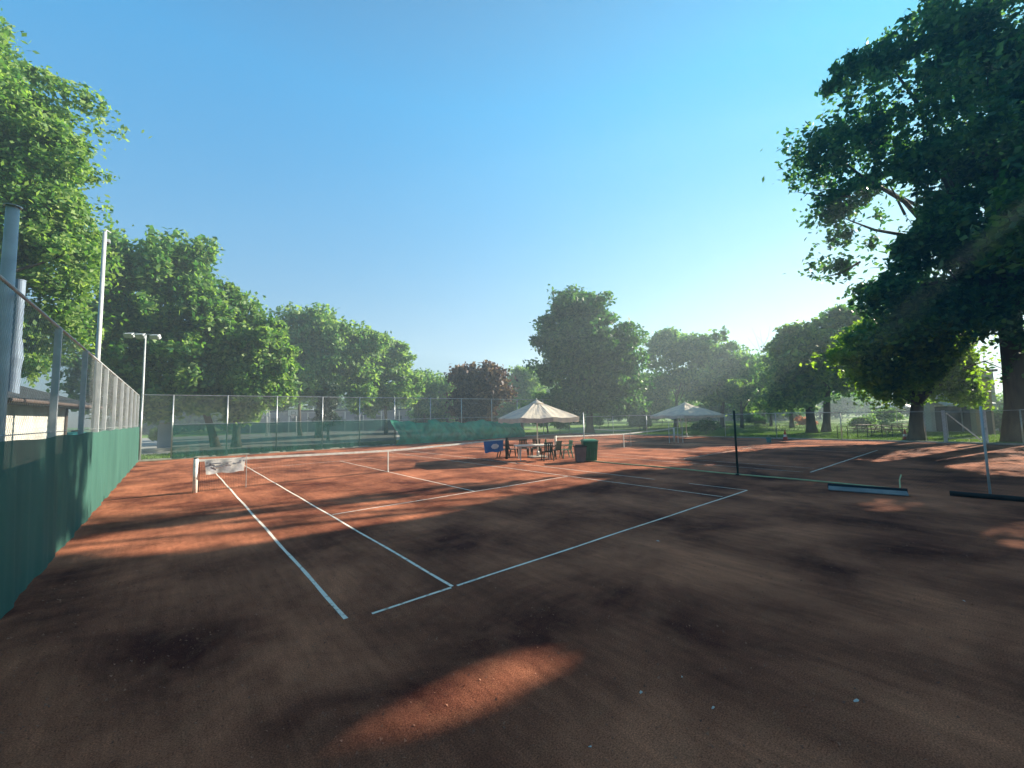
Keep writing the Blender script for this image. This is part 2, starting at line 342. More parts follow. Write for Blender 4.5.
def tree(px, D, lobes, nl, ls, leaf, label, trunk_r=.3, clump=1.3, nclump=60, name='tree', cat='tree', bark='bark', docull=False, limbs=10, group=None,
         trunk_top=None, thick=1.0, flat=.62, droop=.15, base=None, shell=.45, lean=(0,0), twigs=None, part='crown', world_lobes=None):
    b = gnd(px, D) if base is None else np.array([base[0], base[1], 0.0])
    L = []
    if world_lobes: L = [(np.array(c, float), np.array(r, float)) for c, r in world_lobes]
    else:
        for lb in lobes:
            x, y, rx, ry = lb[:4]; dd = lb[4] if len(lb) > 4 else 0.0
            c = dep(x, y, D+dd); s = (D+dd)/FPX; rx *= s; ry *= s; L.append((c, np.array([rx, ry, (rx+ry)/2*thick])))
    vol = np.array([r[0]*r[1]*r[2] for c, r in L])**.67; vol /= vol.sum()
    cs = []
    for (c, r), v in zip(L, vol):
        m = max(3, int(nclump*v+.5)); d = RNG.normal(size=(m, 3)); d /= np.linalg.norm(d, axis=1)[:, None]
        q = RNG.random(m)**shell
        if world_lobes: cs.append(c + d*q[:, None]*r)
        else: cs.append(c + (R_*(d[:, 0:1]*q[:, None]*r[0]) + np.array([0,0,1.0])*(d[:, 1:2]*q[:, None]*r[1]) + np.array([F_[0],F_[1],0])*(d[:, 2:3]*q[:, None]*r[2])))
    cs = np.vstack(cs); cs = cs[cs[:, 2] > .6]
    rc = clump*(.55+.8*RNG.random(len(cs)))
    root = thing(name, b, label, cat, group)
    V = leaves(cs, rc, nl, ls, flat, docull, droop)
    npmesh(part, V-b, 4, M[leaf], root)
    # trunk with limbs
    mb = MB(); zt = trunk_top if trunk_top else max(1.5, cs[:, 2].mean()*.75)
    topc = cs.mean(axis=0); top = np.array([b[0]*.6+topc[0]*.4+lean[0], b[1]*.6+topc[1]*.4+lean[1], zt])
    pts = []; rad = []
    for i in range(7):
        q = i/6; p = b*(1-q)+top*q; p = p+np.array([math.sin(q*5+px)*trunk_r*.35, math.cos(q*4+px)*trunk_r*.35, 0])*q
        p[2] = zt*q-.05; pts.append(p-b); rad.append(trunk_r*(1.35 if i == 0 else 1.0-.45*q))
    mb.tube(pts, rad, 10)
    order = RNG.permutation(len(cs))[:limbs]
    for j, i in enumerate(order):
        q = .5+.5*RNG.random(); k = min(5, int(q*6)); st = pts[k]+(pts[k+1]-pts[k])*(q*6-k if k < 6 else 0)
        en = cs[i]-b
        if en[2] < st[2]-1: continue
        mid = st*.5+en*.5+np.array([0, 0, .12*np.linalg.norm(en-st)])+RNG.normal(size=3)*.25
        r0 = trunk_r*(.22+.25*RNG.random())
        m1 = st*.75+mid*.25+RNG.normal(size=3)*.1
        mb.tube([st, m1, mid, mid*.45+en*.55+RNG.normal(size=3)*.2, en], [r0, r0*.85, r0*.6, r0*.38, r0*.12], 6)
    if twigs:
        for a_, b_ in twigs:
            a_ = dep(*a_, D)-b; b_ = dep(*b_, D)-b; m_ = (a_+b_)/2+RNG.normal(size=3)*.15
            mb.tube([a_, m_, b_], [trunk_r*.12, trunk_r*.07, .012], 5)
    mb.build('trunk', M[bark], root, smooth=True)
    TREES.append(root); return root

NG = 'trees beyond the north fence'
# left, beyond the side fence
tree(20, 20.5, [(-5,95,62,70),(45,110,40,45),(-45,140,70,90),(30,190,55,55),(60,160,28,30),(5,260,70,60),(70,235,36,30),(23,320,46,50),(-45,260,60,90),(59,296,22,40),(-5,350,60,40)],
     130000, .19, 'leaf_fresh', 'towering fresh green tree filling the left edge above the flue and shed', .45, 1.0, 270, limbs=22, group=None, name='tall_tree', thick=.75, base=(-16.5,10.5))
tree(165, 33, [(140,262,34,30),(175,268,34,30),(120,300,28,50),(200,300,18,34),(160,330,44,46),(190,350,28,40),(110,360,40,40),(150,385,45,25),(185,398,30,14),(130,402,30,12),(165,404,24,10),(205,310,12,14),(126,262,22,26),(122,320,18,30),(190,255,18,18)],
     62000, .34, 'leaf_mid', 'large dark green tree directly behind the floodlight mast', .33, 1.15, 190, group=NG, limbs=14, base=(-3.9,29))
tree(236, 36, [(240,300,16,14),(240,318,26,20),(250,342,32,34),(225,352,22,36),(275,350,20,30),(250,385,28,24),(232,402,18,16),(268,375,26,22),(215,395,24,14),(243,402,14,10),(276,384,14,10),(205,375,18,20)],
     50000, .33, 'leaf_fresh', 'bright green drooping tree hanging to the wind screen left of the basketball hoops', .34, .85, 170, group=NG, droop=.5, limbs=12)
tree(318, 52, [(318,328,26,24),(340,340,28,28),(300,345,24,30),(322,370,44,28),(355,362,24,28),(290,380,20,24),(345,392,30,14),(300,325,18,18),(285,350,18,26),(365,345,20,20),(280,400,16,12)],
     46000, .42, 'leaf_pale', 'broad rounded green tree above the grey playground wall', .34, 1.15, 170, group=NG)
tree(386, 58, [(385,356,20,20),(372,370,22,24),(400,372,18,22),(385,392,28,16),(402,390,20,14),(372,404,22,9)], 22000, .42, 'leaf_pale',
     'paler green tree with slender trunk right of the dark cypress', .25, 1.1, 100, group=NG, bark='palebark')
tree(424, 64, [(424,384,18,14),(440,390,16,14),(412,392,14,14),(428,402,22,10)], 20000, .36, 'leaf_pale',
     'low pale green tree just left of the plum coloured tree', .22, 1.1, 80, group=NG)
tree(328, 44, [(328,389,6,10),(328,402,9,14),(328,416,10,12)], 14000, .16, 'leaf_thuja', 'narrow dark cypress standing behind the north fence',
     .14, .55, 50, name='cypress', cat='cypress', limbs=3, droop=0, group=None, thick=1.0)
tree(478, 50, [(466,380,16,13),(486,378,17,14),(478,395,25,17),(500,392,12,14),(474,410,24,12)], 17000, .38, 'leaf_red',
     'plum leaved rounded tree behind the north fence', .28, 1.2, 80, name='plum_tree')
tree(522, 68, [(524,372,13,12),(516,385,15,16),(534,384,12,18),(522,402,20,12)], 16000, .36, 'leaf_pale', 'pale green tree between the plum tree and the tall dark tree', .25, 1.5, 40, group=NG)
tree(590, 48, [(566,312,30,20),(595,310,28,18),(560,340,28,28),(598,345,38,30),(622,352,20,32),(570,372,36,26),(605,380,38,26),(582,398,44,18),(560,402,22,14),(620,402,20,12),(632,385,10,20)],
     62000, .36, 'leaf_dark', 'tall dark chestnut like tree standing alone behind the near umbrella', .45, 1.05, 300, name='tall_tree', limbs=18)
tree(548, 52, [(545,402,14,14),(540,412,12,10)], 9000, .25, 'leaf_mid', 'low bush to the left of the tall dark tree trunk', .1, .9, 20, name='bush', cat='bush', limbs=4)
# centre right
EG = 'trees across the lawn'
tree(676, 62, [(672,342,20,12),(690,348,22,16),(660,352,14,16),(684,372,30,20),(700,385,20,18)], 16000, .44, 'leaf_mid', 'spreading tree with a flat open top above the far umbrella', .3, 1.3, 70, group=EG, shell=.35)
tree(650, 70, [(648,388,14,12),(640,398,16,12),(662,396,16,12)], 14000, .36, 'leaf_dark', 'low dark tree left of the far umbrella', .25, 1.6, 34, group=EG)
tree(722, 58, [(715,352,18,18),(735,360,18,18),(722,382,30,22),(745,388,18,20)], 16000, .44, 'leaf_mid', 'rounded tree right of the far umbrella peak', .3, 1.4, 66, group=EG)
tree(764, 66, [(764,372,18,16),(778,385,20,18),(752,392,18,14)], 18000, .32, 'leaf_mid', 'half bare tree with twigs rising above its crown', .25, 1.3, 44, group=EG, shell=.3,
     twigs=[((764,372),(760,330)),((762,360),(748,338)),((766,356),(778,334)),((764,345),(770,326)),((760,350),(752,328)),((770,362),(786,344)),((764,350),(757,336))])
tree(812, 38.5, [(812,352,20,22),(800,372,22,18),(792,345,14,12),(790,395,20,12)], 18000, .34, 'leaf_mid', 'lawn tree with a thick dark trunk beside a smaller trunk', .42, 1.1, 90, group=EG, docull=.6)
tree(826, 39.5, [(838,330,20,20),(850,350,24,24),(832,372,26,20),(858,380,20,20),(848,316,20,14),(866,330,18,20),(800,350,24,22),(790,335,12,12)], 30000, .36, 'leaf_mid', 'lawn tree leaning close to the thick dark trunk, right of it', .34, 1.0, 130, group=EG, docull=.6)
tree(742, 52, [(742,398,9,10),(736,385,8,9),(747,388,7,9)], 7000, .25, 'leaf_fresh', 'small sunlit tree with short trunk on the lawn', .22, .7, 20, group=EG, limbs=5)
tree(771, 56, [(771,396,14,10),(782,398,12,10)], 9000, .28, 'leaf_dark', 'small dark tree behind the lawn right of the sunlit one', .2, .9, 20, group=EG, limbs=5)
tree(917, 27, [(905,322,30,14),(945,328,30,14),(870,332,18,14),(880,345,24,22),(905,338,26,18),(935,348,28,22),(962,356,24,20),(890,372,32,18),(925,370,26,14),(952,376,28,14),(978,374,18,16),(866,368,18,18),(900,384,20,10),(975,352,20,18),(852,356,12,12),(888,397,9,6),(944,391,12,7),(972,397,14,9),(988,386,10,10),(915,388,12,7)],
     42000, .23, 'leaf_lime', 'thick trunked tree with sunlit lime leaves in front of the pale blue building', .42, .95, 190, docull=True, name='shade_tree', limbs=16, droop=.05)
tree(1021, 24.5, [(930,60,50,40),(970,30,60,45),(1020,70,80,80),(880,120,48,32),(845,80,30,22),(825,150,26,26),(870,170,52,40),(940,150,70,60),(1030,190,90,80),(880,220,56,34),(842,225,20,14),
     (850,264,22,9),(930,240,60,40),(985,260,50,50),(1060,280,60,70),(940,300,50,26),(900,290,30,20),(985,330,36,24),(880,302,26,14),(945,318,40,18),(1005,348,26,22),(905,318,28,14),(975,305,36,26),(1000,362,24,16),(1110,120,90,110),(1180,200,80,100),(1080,10,90,60),(890,60,30,26),(905,262,38,34),(925,300,40,24),(900,185,40,40),(872,238,32,18),(892,214,30,20),(868,205,24,18),(880,285,16,14),(955,200,50,50)],
     150000, .26, 'leaf_dark', 'giant spreading tree filling the right edge above the gate', .62, 1.15, 420, docull=True, name='giant_tree', limbs=44, droop=.1, trunk_top=14, shell=.5,
     twigs=[((850,196),(797,192)),((845,190),(812,191)),((860,262),(818,278)),((990,330),(905,215)),((905,215),(880,170)),((985,300),(930,190)),((940,260),(870,268)),((1000,200),(965,90))])
# neighbours of the giant tree, outside the picture on the right: they shade the near clay
for i, (x, y, h, r) in enumerate([(33,-26.5,22,7.5),(24,-30,17,6.5),(47,-28,20,7),(20,-22.5,13.5,5.0),(47,-33,20,8)]):
    tree(1100, 0, None, 42000, .30, 'leaf_dark', ['broad tree standing south of the giant tree, outside the gate','shorter tree behind the camera end of the second court','tree behind the giant tree on the street side','small tree beside the second court, nearest the camera side','outermost tree on the street corner'][i],
         .4, 1.6, 110, docull=True, group='trees south of the giant tree', base=(x, y), world_lobes=[((x, y, h*.66), (r, r, h*.28)), ((x+1, y-2, h*.42), (r*.9, r*.9, h*.2)), ((x-1, y+2, h*.8), (r*.6, r*.6, h*.17))], trunk_top=h*.5)
# far belt of trees that closes the park
labs = ['behind the shed corner','left of the playground wall','behind the playground hoops','past the cypress','behind the pale slender tree','behind the plum tree','left of the tall dark tree','behind the tall dark tree','right of the tall dark tree','behind the far umbrella','beyond the half bare tree','beyond the sunlit small tree','behind the twin lawn trunks','beyond the park tables','behind the pale blue building']
for i, px in enumerate([150,225,268,345,395,462,512,570,628,690,765,742,820,866,930]):
    D = 88+((i*37) % 23); hz = 416-(px-512)*.0215; h = 26+((i*53) % 14)
    if px < 300: h += 8
    tree(px, D, [(px-12,hz-h*.5,24,h*.5),(px+14,hz-h*.45,26,h*.5),(px-22,hz-h*.1,26,h*.3),(px+22,hz-h*.1,26,h*.3),(px,hz-h*.05,26,h*.3)], 9000, .75, ['leaf_dark','leaf_pale','leaf_mid'][i % 3],
         'hazy background tree '+labs[i], .3, 1.8, 60, group='distant belt of park trees', limbs=5)
for px, D, lob, lf, lb in [(1012,46,[(1006,360,20,30),(1024,340,24,30),(1010,395,24,24),(1040,380,30,40)],'leaf_mid','tree on the street side behind the giant trunk'),(792,50,[(790,345,18,16),(800,362,22,20),(780,378,20,22),(770,396,18,12),(800,396,24,12)],'leaf_mid','leafy tree filling the space left of the twin lawn trunks'),
   (300,60,[(292,340,16,20),(300,365,22,24),(288,392,18,14)],'leaf_dark','dark tree between the drooping tree and the broad rounded tree'),
   (448,66,[(446,392,14,12),(438,402,16,9),(456,404,14,8)],'leaf_mid','low green tree touching the left side of the plum tree'),
   (645,60,[(643,382,10,12),(652,396,16,12),(632,400,14,10)],'leaf_mid','low green tree touching the right side of the tall dark tree')]:
    tree(px, D, lob, 26000, .28, lf, lb, .25, 1.1, 80, group='filler trees', limbs=8, docull=True)
for i, px in enumerate([428,452,500,540,608,634,662,690,718,744,770,798,842,872,900,930]):
    D = 66+(i*29) % 14; hz = 416-(px-512)*.0215
    tree(px, D, [(px-7,hz-3,12,8),(px+8,hz-5,11,9)], 5200, .30, ['leaf_dark','leaf_mid','leaf_dark','leaf_fresh'][i % 4], 'background bush '+['below the pale trees left','under the low tree by the plum tree','right below the plum tree','left of the near umbrella peak','right of the tall dark trunk','left end of the lawn path','behind the far umbrella left corner','directly behind the far umbrella','behind the far umbrella right corner','right of the sunlit small tree','under the half bare tree','left of the thick lawn trunk','right of the leaning lawn trunk','behind the round sunlit bush','behind the park umbrella','beside the pale building'][i],
         .06, 1.0, 22, name='bush', cat='bush', limbs=3, group='bushes closing the far lawn', trunk_top=.8)
# unseen trees added behind the camera to block sky light from the shaded clay
for i, (x, y, h, r) in enumerate([(-4,-29,21,8),(9,-31,19,7.5),(-17,-25,20,7.5),(-20,-8,17,5.5)]):
    tree(1100, 0, None, 22000, .42, 'leaf_dark', ['unseen light-blocking tree straight behind the camera','unseen light-blocking tree behind the court near its right corner','unseen light-blocking tree beyond the left rear fence corner','unseen light-blocking tree outside the left fence behind the shed'][i],
         .4, 1.8, 80, docull=True, group='unseen trees added to block sky light', base=(x, y), world_lobes=[((x, y, h*.62), (r, r, h*.3)), ((x, y, h*.8), (r*.6, r*.6, h*.17))], trunk_top=h*.5)
# shrubs
for i, (px, D, r, lf, lb) in enumerate([(160,42,11,'leaf_fresh','sunlit shrub seen through the corner gap of the north fence'),(706,40,9,'leaf_dark','dark shrub right of the far umbrella pole'),
      (640,56,10,'leaf_dark','dark hedge bush behind the second net'),(600,60,13,'leaf_mid','bush under the tall dark tree'),(755,58,8,'leaf_dark','low dark bush at the far lawn edge'),
      (795,60,9,'leaf_dark','rounded dark bush left of the twin trunks'),(884,46,15,'leaf_mid','dense green bush behind the picnic tables'),(862,42,8,'leaf_fresh','round sunlit bush left of the park tables'),(1000,34,14,'leaf_dark','dark bush at the foot of the giant tree'),
      (806,52,7,'pink','pink flowering bush left of the thick lawn trunk'),(560,56,10,'leaf_mid','bush behind the near umbrella pole')]):
    hz = 416-(px-512)*.0215; y = hz+2.2275*FPX/D-r*.8
    tree(px, D, [(px,y,r,r*.8)], 5200, .16, lf, lb, .05, .45, 26, name='bush', cat='bush', limbs=4, group=None, trunk_top=.5)

# ------------------------------------------------------------------ ground, clay, lines
def sheet(name, pts, z, m, kind='structure', th=None):
    v = [(p[0], p[1], z) for p in pts]; o = meshobj(name, v, [tuple(range(len(v)))], m); return tag(o, kind=kind)
sheet('ground', [(-400,-400),(500,-400),(500,500),(-400,500)], -.012, M['grass'])
clay = sheet('clay_court', [(-8.9,-45),(29.45,-45),(29.45,16.2),(-8.9,16.2)], 0, M['clay'])
sheet('playground', [at(143,446)[:2]*[1,1] if False else (-30,23),(24,23),(30,70),(-40,70)], -.008, M['asphalt'])
# gravel path sweeping across the lawn
def ribbon(name, pts, wdt, z, m):
    V = []; F = []
    for i, p in enumerate(pts):
        a = np.array(pts[max(i-1,0)][:2]); b = np.array(pts[min(i+1,len(pts)-1)][:2]); d = (b-a)/np.linalg.norm(b-a); n = np.array([-d[1], d[0]])
        for s in (-1, 1): q = np.array(p[:2])+n*s*wdt/2; V.append((q[0], q[1], z))
    for i in range(len(pts)-1): F.append((2*i, 2*i+2, 2*i+3, 2*i+1))
    return tag(meshobj(name, V, F, m), kind='structure')
ribbon('path', [gnd(x, D) for x, D in ((380,80),(500,72),(590,62),(620,54),(660,50),(700,54),(760,62),(840,62),(930,50),(1010,42))], 2.4, -.006, M['path'])
ribbon('path', [(27,-15.2),(33,-15.2),(40,-17.5),(50,-20)], 3.4, -.005, M['path'])
kb = MB()
kb.box((29.62,-14.4+.0,.02),(.16,61,.14)); kb.box((10.3,16.42,.02),(38.2,.16,.14)); tag(kb.build('kerb', M['kerb'], bev=.01), kind='structure')
def line(a, b, wd=.05, name='court_line'):
    a = np.array(a, float); b = np.array(b, float); d = b-a; L = np.linalg.norm(d); d /= L; n = np.array([-d[1], d[0]])
    m = max(2, int(L/.35)); V = []; F = []
    for i in range(m+1):
        p = a+d*L*i/m; wl = wd*.44*(1+.10*math.sin(i*2.3+a[0]*3)); off = .006*math.sin(i*.7+a[1])
        for s in (-1, 1): V.append((*(p+n*(s*wl+off)), .004))
    for i in range(m): F.append((2*i, 2*i+2, 2*i+3, 2*i+1))
    return tag(meshobj(name, V, F, M['line']), kind='structure')
lines1 = [((-5.46,-11.80),(-5.485,11.885),.055),((-4.115,-11.86),(-4.115,11.885),.05),((4.115,-11.80),(4.115,11.885),.045),((5.485,-11.88),(5.485,-10.2),.045),((5.485,-9.0),(5.485,11.885),.045),
 ((-5.20,-11.885),(-4.15,-11.885),.05),((-4.06,-11.885),(5.5,-11.885),.05),((-4.06,-6.4),(4.06,-6.4),.05),((-4.06,6.4),(4.06,6.4),.045),((0,-6.36),(0,6.36),.045),((-5.485,11.9),(5.485,11.9),.05)]
for a, b, wd in lines1: line(a, b, wd)
CX = 15.9
for a, b, wd in [((CX-5.4,-12.1),(CX+5.9,-12.2),.06),((CX-5.485,-11.9),(CX-5.485,11.8),.035),((CX-4.115,-11.9),(CX-4.115,11.8),.035),((CX+5.485,-11.9),(CX+5.485,11.8),.04),((CX+4.115,-12.0),(CX+4.115,11.8),.04),
  ((CX-4.1,-6.7),(CX+4.1,-6.7),.045),((CX-4.1,5.9),(CX+4.1,5.9),.045),((CX,-6.6),(CX,5.8),.045)]: line(a, b, wd)
# grass tufts along the lawn
def blades(n, x0, x1, y0, y1, h):
    C = np.stack([RNG.uniform(x0,x1,n), RNG.uniform(y0,y1,n), np.full(n,-.012)], 1); hh = h*(.5+RNG.random(n))
    a = RNG.uniform(0, 2*PI, n); wv = np.stack([np.cos(a), np.sin(a), 0*a], 1)*(.02+.02*RNG.random(n))[:, None]
    V = np.empty((n,3,3)); V[:,0] = C-wv; V[:,1] = C+wv; V[:,2] = C+np.stack([RNG.normal(size=n)*.03, RNG.normal(size=n)*.03, hh], 1); return V.reshape(-1,3)
Vg = np.vstack([blades(60000,29.75,44,-22,14,.09), blades(16000,-25,29,16.6,22.9,.12), blades(30000,44,75,-22,30,.14), blades(8000,-16,-8.95,-14,20,.1)])
tag(npmesh('grass', Vg, 3, M['blade']), 'short green lawn grass around the clay courts', 'grass', kind='stuff')
# worn clay clods and grit near the camera
n = 26000; gx = -7+ RNG.random(n)**1.3*13-1.3; gy = RNG.uniform(-16.4, -8, n); s_ = .003+.012*RNG.random(n)**5
C = np.stack([gx, gy, np.full(n, .001)], 1); V = np.empty((n,3,3)); a = RNG.uniform(0,2*PI,n)
for k in range(3): V[:,k] = C+np.stack([np.cos(a+2.1*k)*s_, np.sin(a+2.1*k)*s_, s_*.9*(k==1)], 1)
tag(npmesh('clay_grit', V.reshape(-1,3), 3, M['clod']), 'loose clay grit scattered on the near court', 'grit', kind='stuff')

# ------------------------------------------------------------------ fences
def chainlink(a, b, z0, z1, sp, wr):
    """diagonal wires of a chain link panel from a to b, as thin prisms; local to a"""
    a = np.array(a, float); b = np.array(b, float); L = np.linalg.norm(b-a); d = (b-a)/L; H = z1-z0; st = sp*math.sqrt(2)
    P = []; k0 = int(-H/st)-1; k1 = int(L/st)+1
    nn = np.array([-d[1], d[0], 0])
    for sg in (1, -1):
        for k in range(k0, k1+1):
            u0 = k*st; s0 = max(0, -u0); s1 = min(H, L-u0)
            if s1-s0 < .02: continue
            if sg == 1: A = (u0+s0, z0+s0); B = (u0+s1, z0+s1)
            else: A = (u0+s0, z1-s0); B = (u0+s1, z1-s1)
            A3 = np.array([d[0]*A[0], d[1]*A[0], A[1]]); B3 = np.array([d[0]*B[0], d[1]*B[0], B[1]])
            e = (B3-A3)/np.linalg.norm(B3-A3); g = np.cross(e, nn)
            o = [nn*wr*sg, (-nn*.5+g*.87)*wr*sg, (-nn*.5-g*.87)*wr*sg]
            for i in range(3): j = (i+1) % 3; P += [A3+o[i], A3+o[j], B3+o[j], B3+o[i]]
    return np.array(P)
def cloth(a, b, z0, z1f, nu, nv, wob, side, sd=0):
    """hanging cloth along a-b (local to a), z1f(u) the top"""
    a = np.array(a, float); b = np.array(b, float); L = np.linalg.norm(b-a); d = (b-a)/L; n = np.array([-d[1], d[0]])*side
    V = []; F = []
    for i in range(nu+1):
        u = i/nu*L
        for j in range(nv+1):
            q = j/nv; zt = z1f(u); z = z0+(zt-z0)*q
            off = .085+wob*(math.sin(u*3.1+sd+q*1.2)+.6*math.sin(u*7.7+q*3+sd)+.35*math.sin(u*17+2*q))*(.35+.65*(1-q))*.5+wob*.8*(1-q)
            p = d*u+n*off; V.append((p[0], p[1], z))
    for i in range(nu):
        for j in range(nv): k = i*(nv+1)+j; F.append((k, k+nv+1, k+nv+2, k+1))
    return V, F
# left side fence (along x = -8.55)
FX = -8.60
A = np.array([FX, -15.5]); B = np.array([FX, 16.3])
lf = thing('side_fence', (FX, -15.5, 0), 'tall chain link side fence with solid green wind screen along the left of the court', 'fence')
ys = [-15.4,-12.4,-6.3,-3.45,-1.0] + [0.55+ i*2.6 for i in range(7)]
for y in ys: MB().box((0, y+15.5, 1.95), (.085, .085, 3.9)).build('fence_post', M['greypaint'], lf)
MB().bar((0,.05,3.93),(0,31.75,3.93),.022,n=8).build('top_rail', M['greypaint'], lf)
MB().bar((0,.05,2.12),(0,31.75,2.12),.008,n=6).build('tension_wire', M['steel'], lf)
npmesh('chain_link', chainlink((FX,-15.5),(FX,16.3),.05,3.92,.065,.0014), 4, M['wire'], lf)
V, F = cloth((0,0),(0,31.8), .02, lambda u: 2.06+.012*math.sin(u*2.1)-.02*abs(math.sin(u*PI/3)), 420, 8, .035, -1)
meshobj('wind_screen', V, F, M['screen'], lf, smooth=True)
# north fence (y = 16.4)
NY = 16.45
nf = thing('north_fence', (FX, NY, 0), 'tall chain link north fence with sheer green wind screen and a loose slumped stretch', 'fence')
xs = [-8.45,-7.0,-4.2,-1.3,1.75,4.55,7.5,10.9,14.2,17.8,21.2,25.0,29.3]
for x in xs: MB().bar((x-FX,0,0),(x-FX,0,4.0),.038,n=8).build('fence_post', M['steel'], nf, smooth=True)
MB().bar((.1,0,3.97),(37.9,0,3.97),.022,n=8).build('top_rail', M['steel'], nf)
MB().bar((1.6,0,2.14),(37.9,0,2.14),.016,n=6).build('middle_rail', M['steel'], nf)
npmesh('chain_link', chainlink((FX,NY),(29.3,NY),.05,3.96,.10,.0022), 4, M['wire'], nf)
V, F = cloth((0,0),(14.6,0), .03, lambda u: 2.12, 200, 8, .03, -1); V = [(x+1.62, y, z) for x, y, z in V]
meshobj('wind_screen', V, F, M['sheer'], nf, smooth=True)
def slump(u):
    return 2.05 if u < .5 else (2.05-.30*min(1,(u-.5)/2.2) if u < 3 else 1.72+.33*math.exp(-((u-4)/1.6)**2)+.12*math.sin(u*.9)+.06*math.sin(u*2.3))
V = []; F = []; nu, nv = 170, 14
for i in range(nu+1):
    u = i/nu*14.0
    for j in range(nv+1):
        q = j/nv; zt = slump(u); belly = .55*math.sin(PI*q)**1.0*(.4+.6*math.sin(u*.75+1)**2)
        fold = .13*math.sin(u*3.2+q*4.2)+.08*math.sin(u*7.1-q*5)+.05*math.sin(u*13+q*9)
        V.append((15.9+u+.25*math.sin(q*5+u), -.12-belly-(.5*(1-q))-fold*(.3+q*(1-q)*3), max(.02, zt*q+.05*math.sin(u*5+q*7)*q)))
for i in range(nu):
    for j in range(nv): k = i*(nv+1)+j; F.append((k, k+nv+1, k+nv+2, k+1))
o = meshobj('loose_wind_screen', V, F, M['slump'], nf, smooth=True); o['label'] = 'brighter green loose screen slumped off the fence'
# a pale roll of fallen screen lying against it
# east fence (x = 29.5)
EX = 29.8
ef = thing('east_fence', (EX, -22, 0), 'low chain link fence between the second court and the lawn, with gate opening', 'fence')
for y in [-22,-19.4,-17.2,-13.35,-9.1,-5.0,-1.1,2.9,6.5,10.6,14.6]:
    MB().bar((0,y+22,0),(0,y+22,1.98),.035,n=8).build('fence_post', M['steel'], ef, smooth=True)
for y0, y1 in ((-22,-17.2),(-13.35,16.3)):
    MB().bar((0,y0+22,1.97),(0,y1+22,1.97),.018,n=6).build('top_rail', M['steel'], ef)
npmesh('chain_link', np.vstack([chainlink((EX,-13.35),(EX,16.3),.05,1.95,.10,.0022)+np.array([0,8.65,0]), chainlink((EX,-22),(EX,-17.2),.05,1.95,.10,.0022)]), 4, M['greenwire'], ef)
g = thing('gate', (EX, -14.2, 0), 'grey metal gate frame with a diagonal brace at the court corner', 'gate')
MB().box((0,0,1.0),(.10,.16,2.0)).build('gate_post', M['greypaint'], g); MB().box((0,-1.62,1.0),(.12,.22,2.0)).build('gate_post', M['whitepost'], g)
mb = MB(); mb.tube([(0,-.12,.3),(0,-.12,1.85),(0,-1.5,1.85),(0,-1.5,.3),(0,-.14,.3)],.025,6); mb.build('gate_frame', M['greypaint'], g)
MB().bar((0,-.12,1.85),(0,-1.45,.18),.042,n=6).build('brace', M['whitepost'], g)
# divider net between the courts (x = 8.3)
dn = thing('divider_net', (8.3, -18.5, 0), 'sheer divider net with a pale green bottom rope between the two courts', 'net')
npmesh('netting', chainlink((8.3,-18.5),(8.3,-3.6),.05,2.13,.055,.0009), 4, M['greenwire'], dn)
MB().tube([(0, y, 2.15-.05*math.sin((y%6)/6*PI)) for y in np.linspace(0,14.9,40)], .006, 5).build('top_cable', M['steel'], dn)
MB().tube([(.05*math.sin(y*1.3), y, .022) for y in np.linspace(4.0,14.9,50)], .024, 6).build('bottom_rope', M['ygrope'], dn, smooth=True)
p = thing('divider_post', (8.3,-10.53,0), 'thin dark green post halfway along the divider net', 'post', 'posts of the divider net')
MB().bar((0,0,0),(0,0,2.25),.038,n=8).build('pole', M['darkpost'], p, smooth=True); MB().bar((0,0,.0),(0,0,.04),.09,n=10).build('foot_plate', M['darkpost'], p)
p = thing('divider_post', (8.3,-16.3,0), 'silver post of the divider net nearest the right edge', 'post', 'posts of the divider net')
MB().bar((0,0,0),(0,0,2.22),.024,n=8).build('pole', M['greypaint'], p, smooth=True); MB().bar((0,0,.0),(0,0,.04),.08,n=10).build('foot_plate', M['steel'], p)
p = thing('divider_post', (8.3,-3.6,0), 'thin silver post of the divider net behind the green bin', 'post', 'posts of the divider net')
MB().bar((0,0,0),(0,0,2.2),.022,n=8).build('pole', M['steel'], p, smooth=True); MB().bar((0,0,.0),(0,0,.04),.07,n=10).build('foot_plate', M['steel'], p)

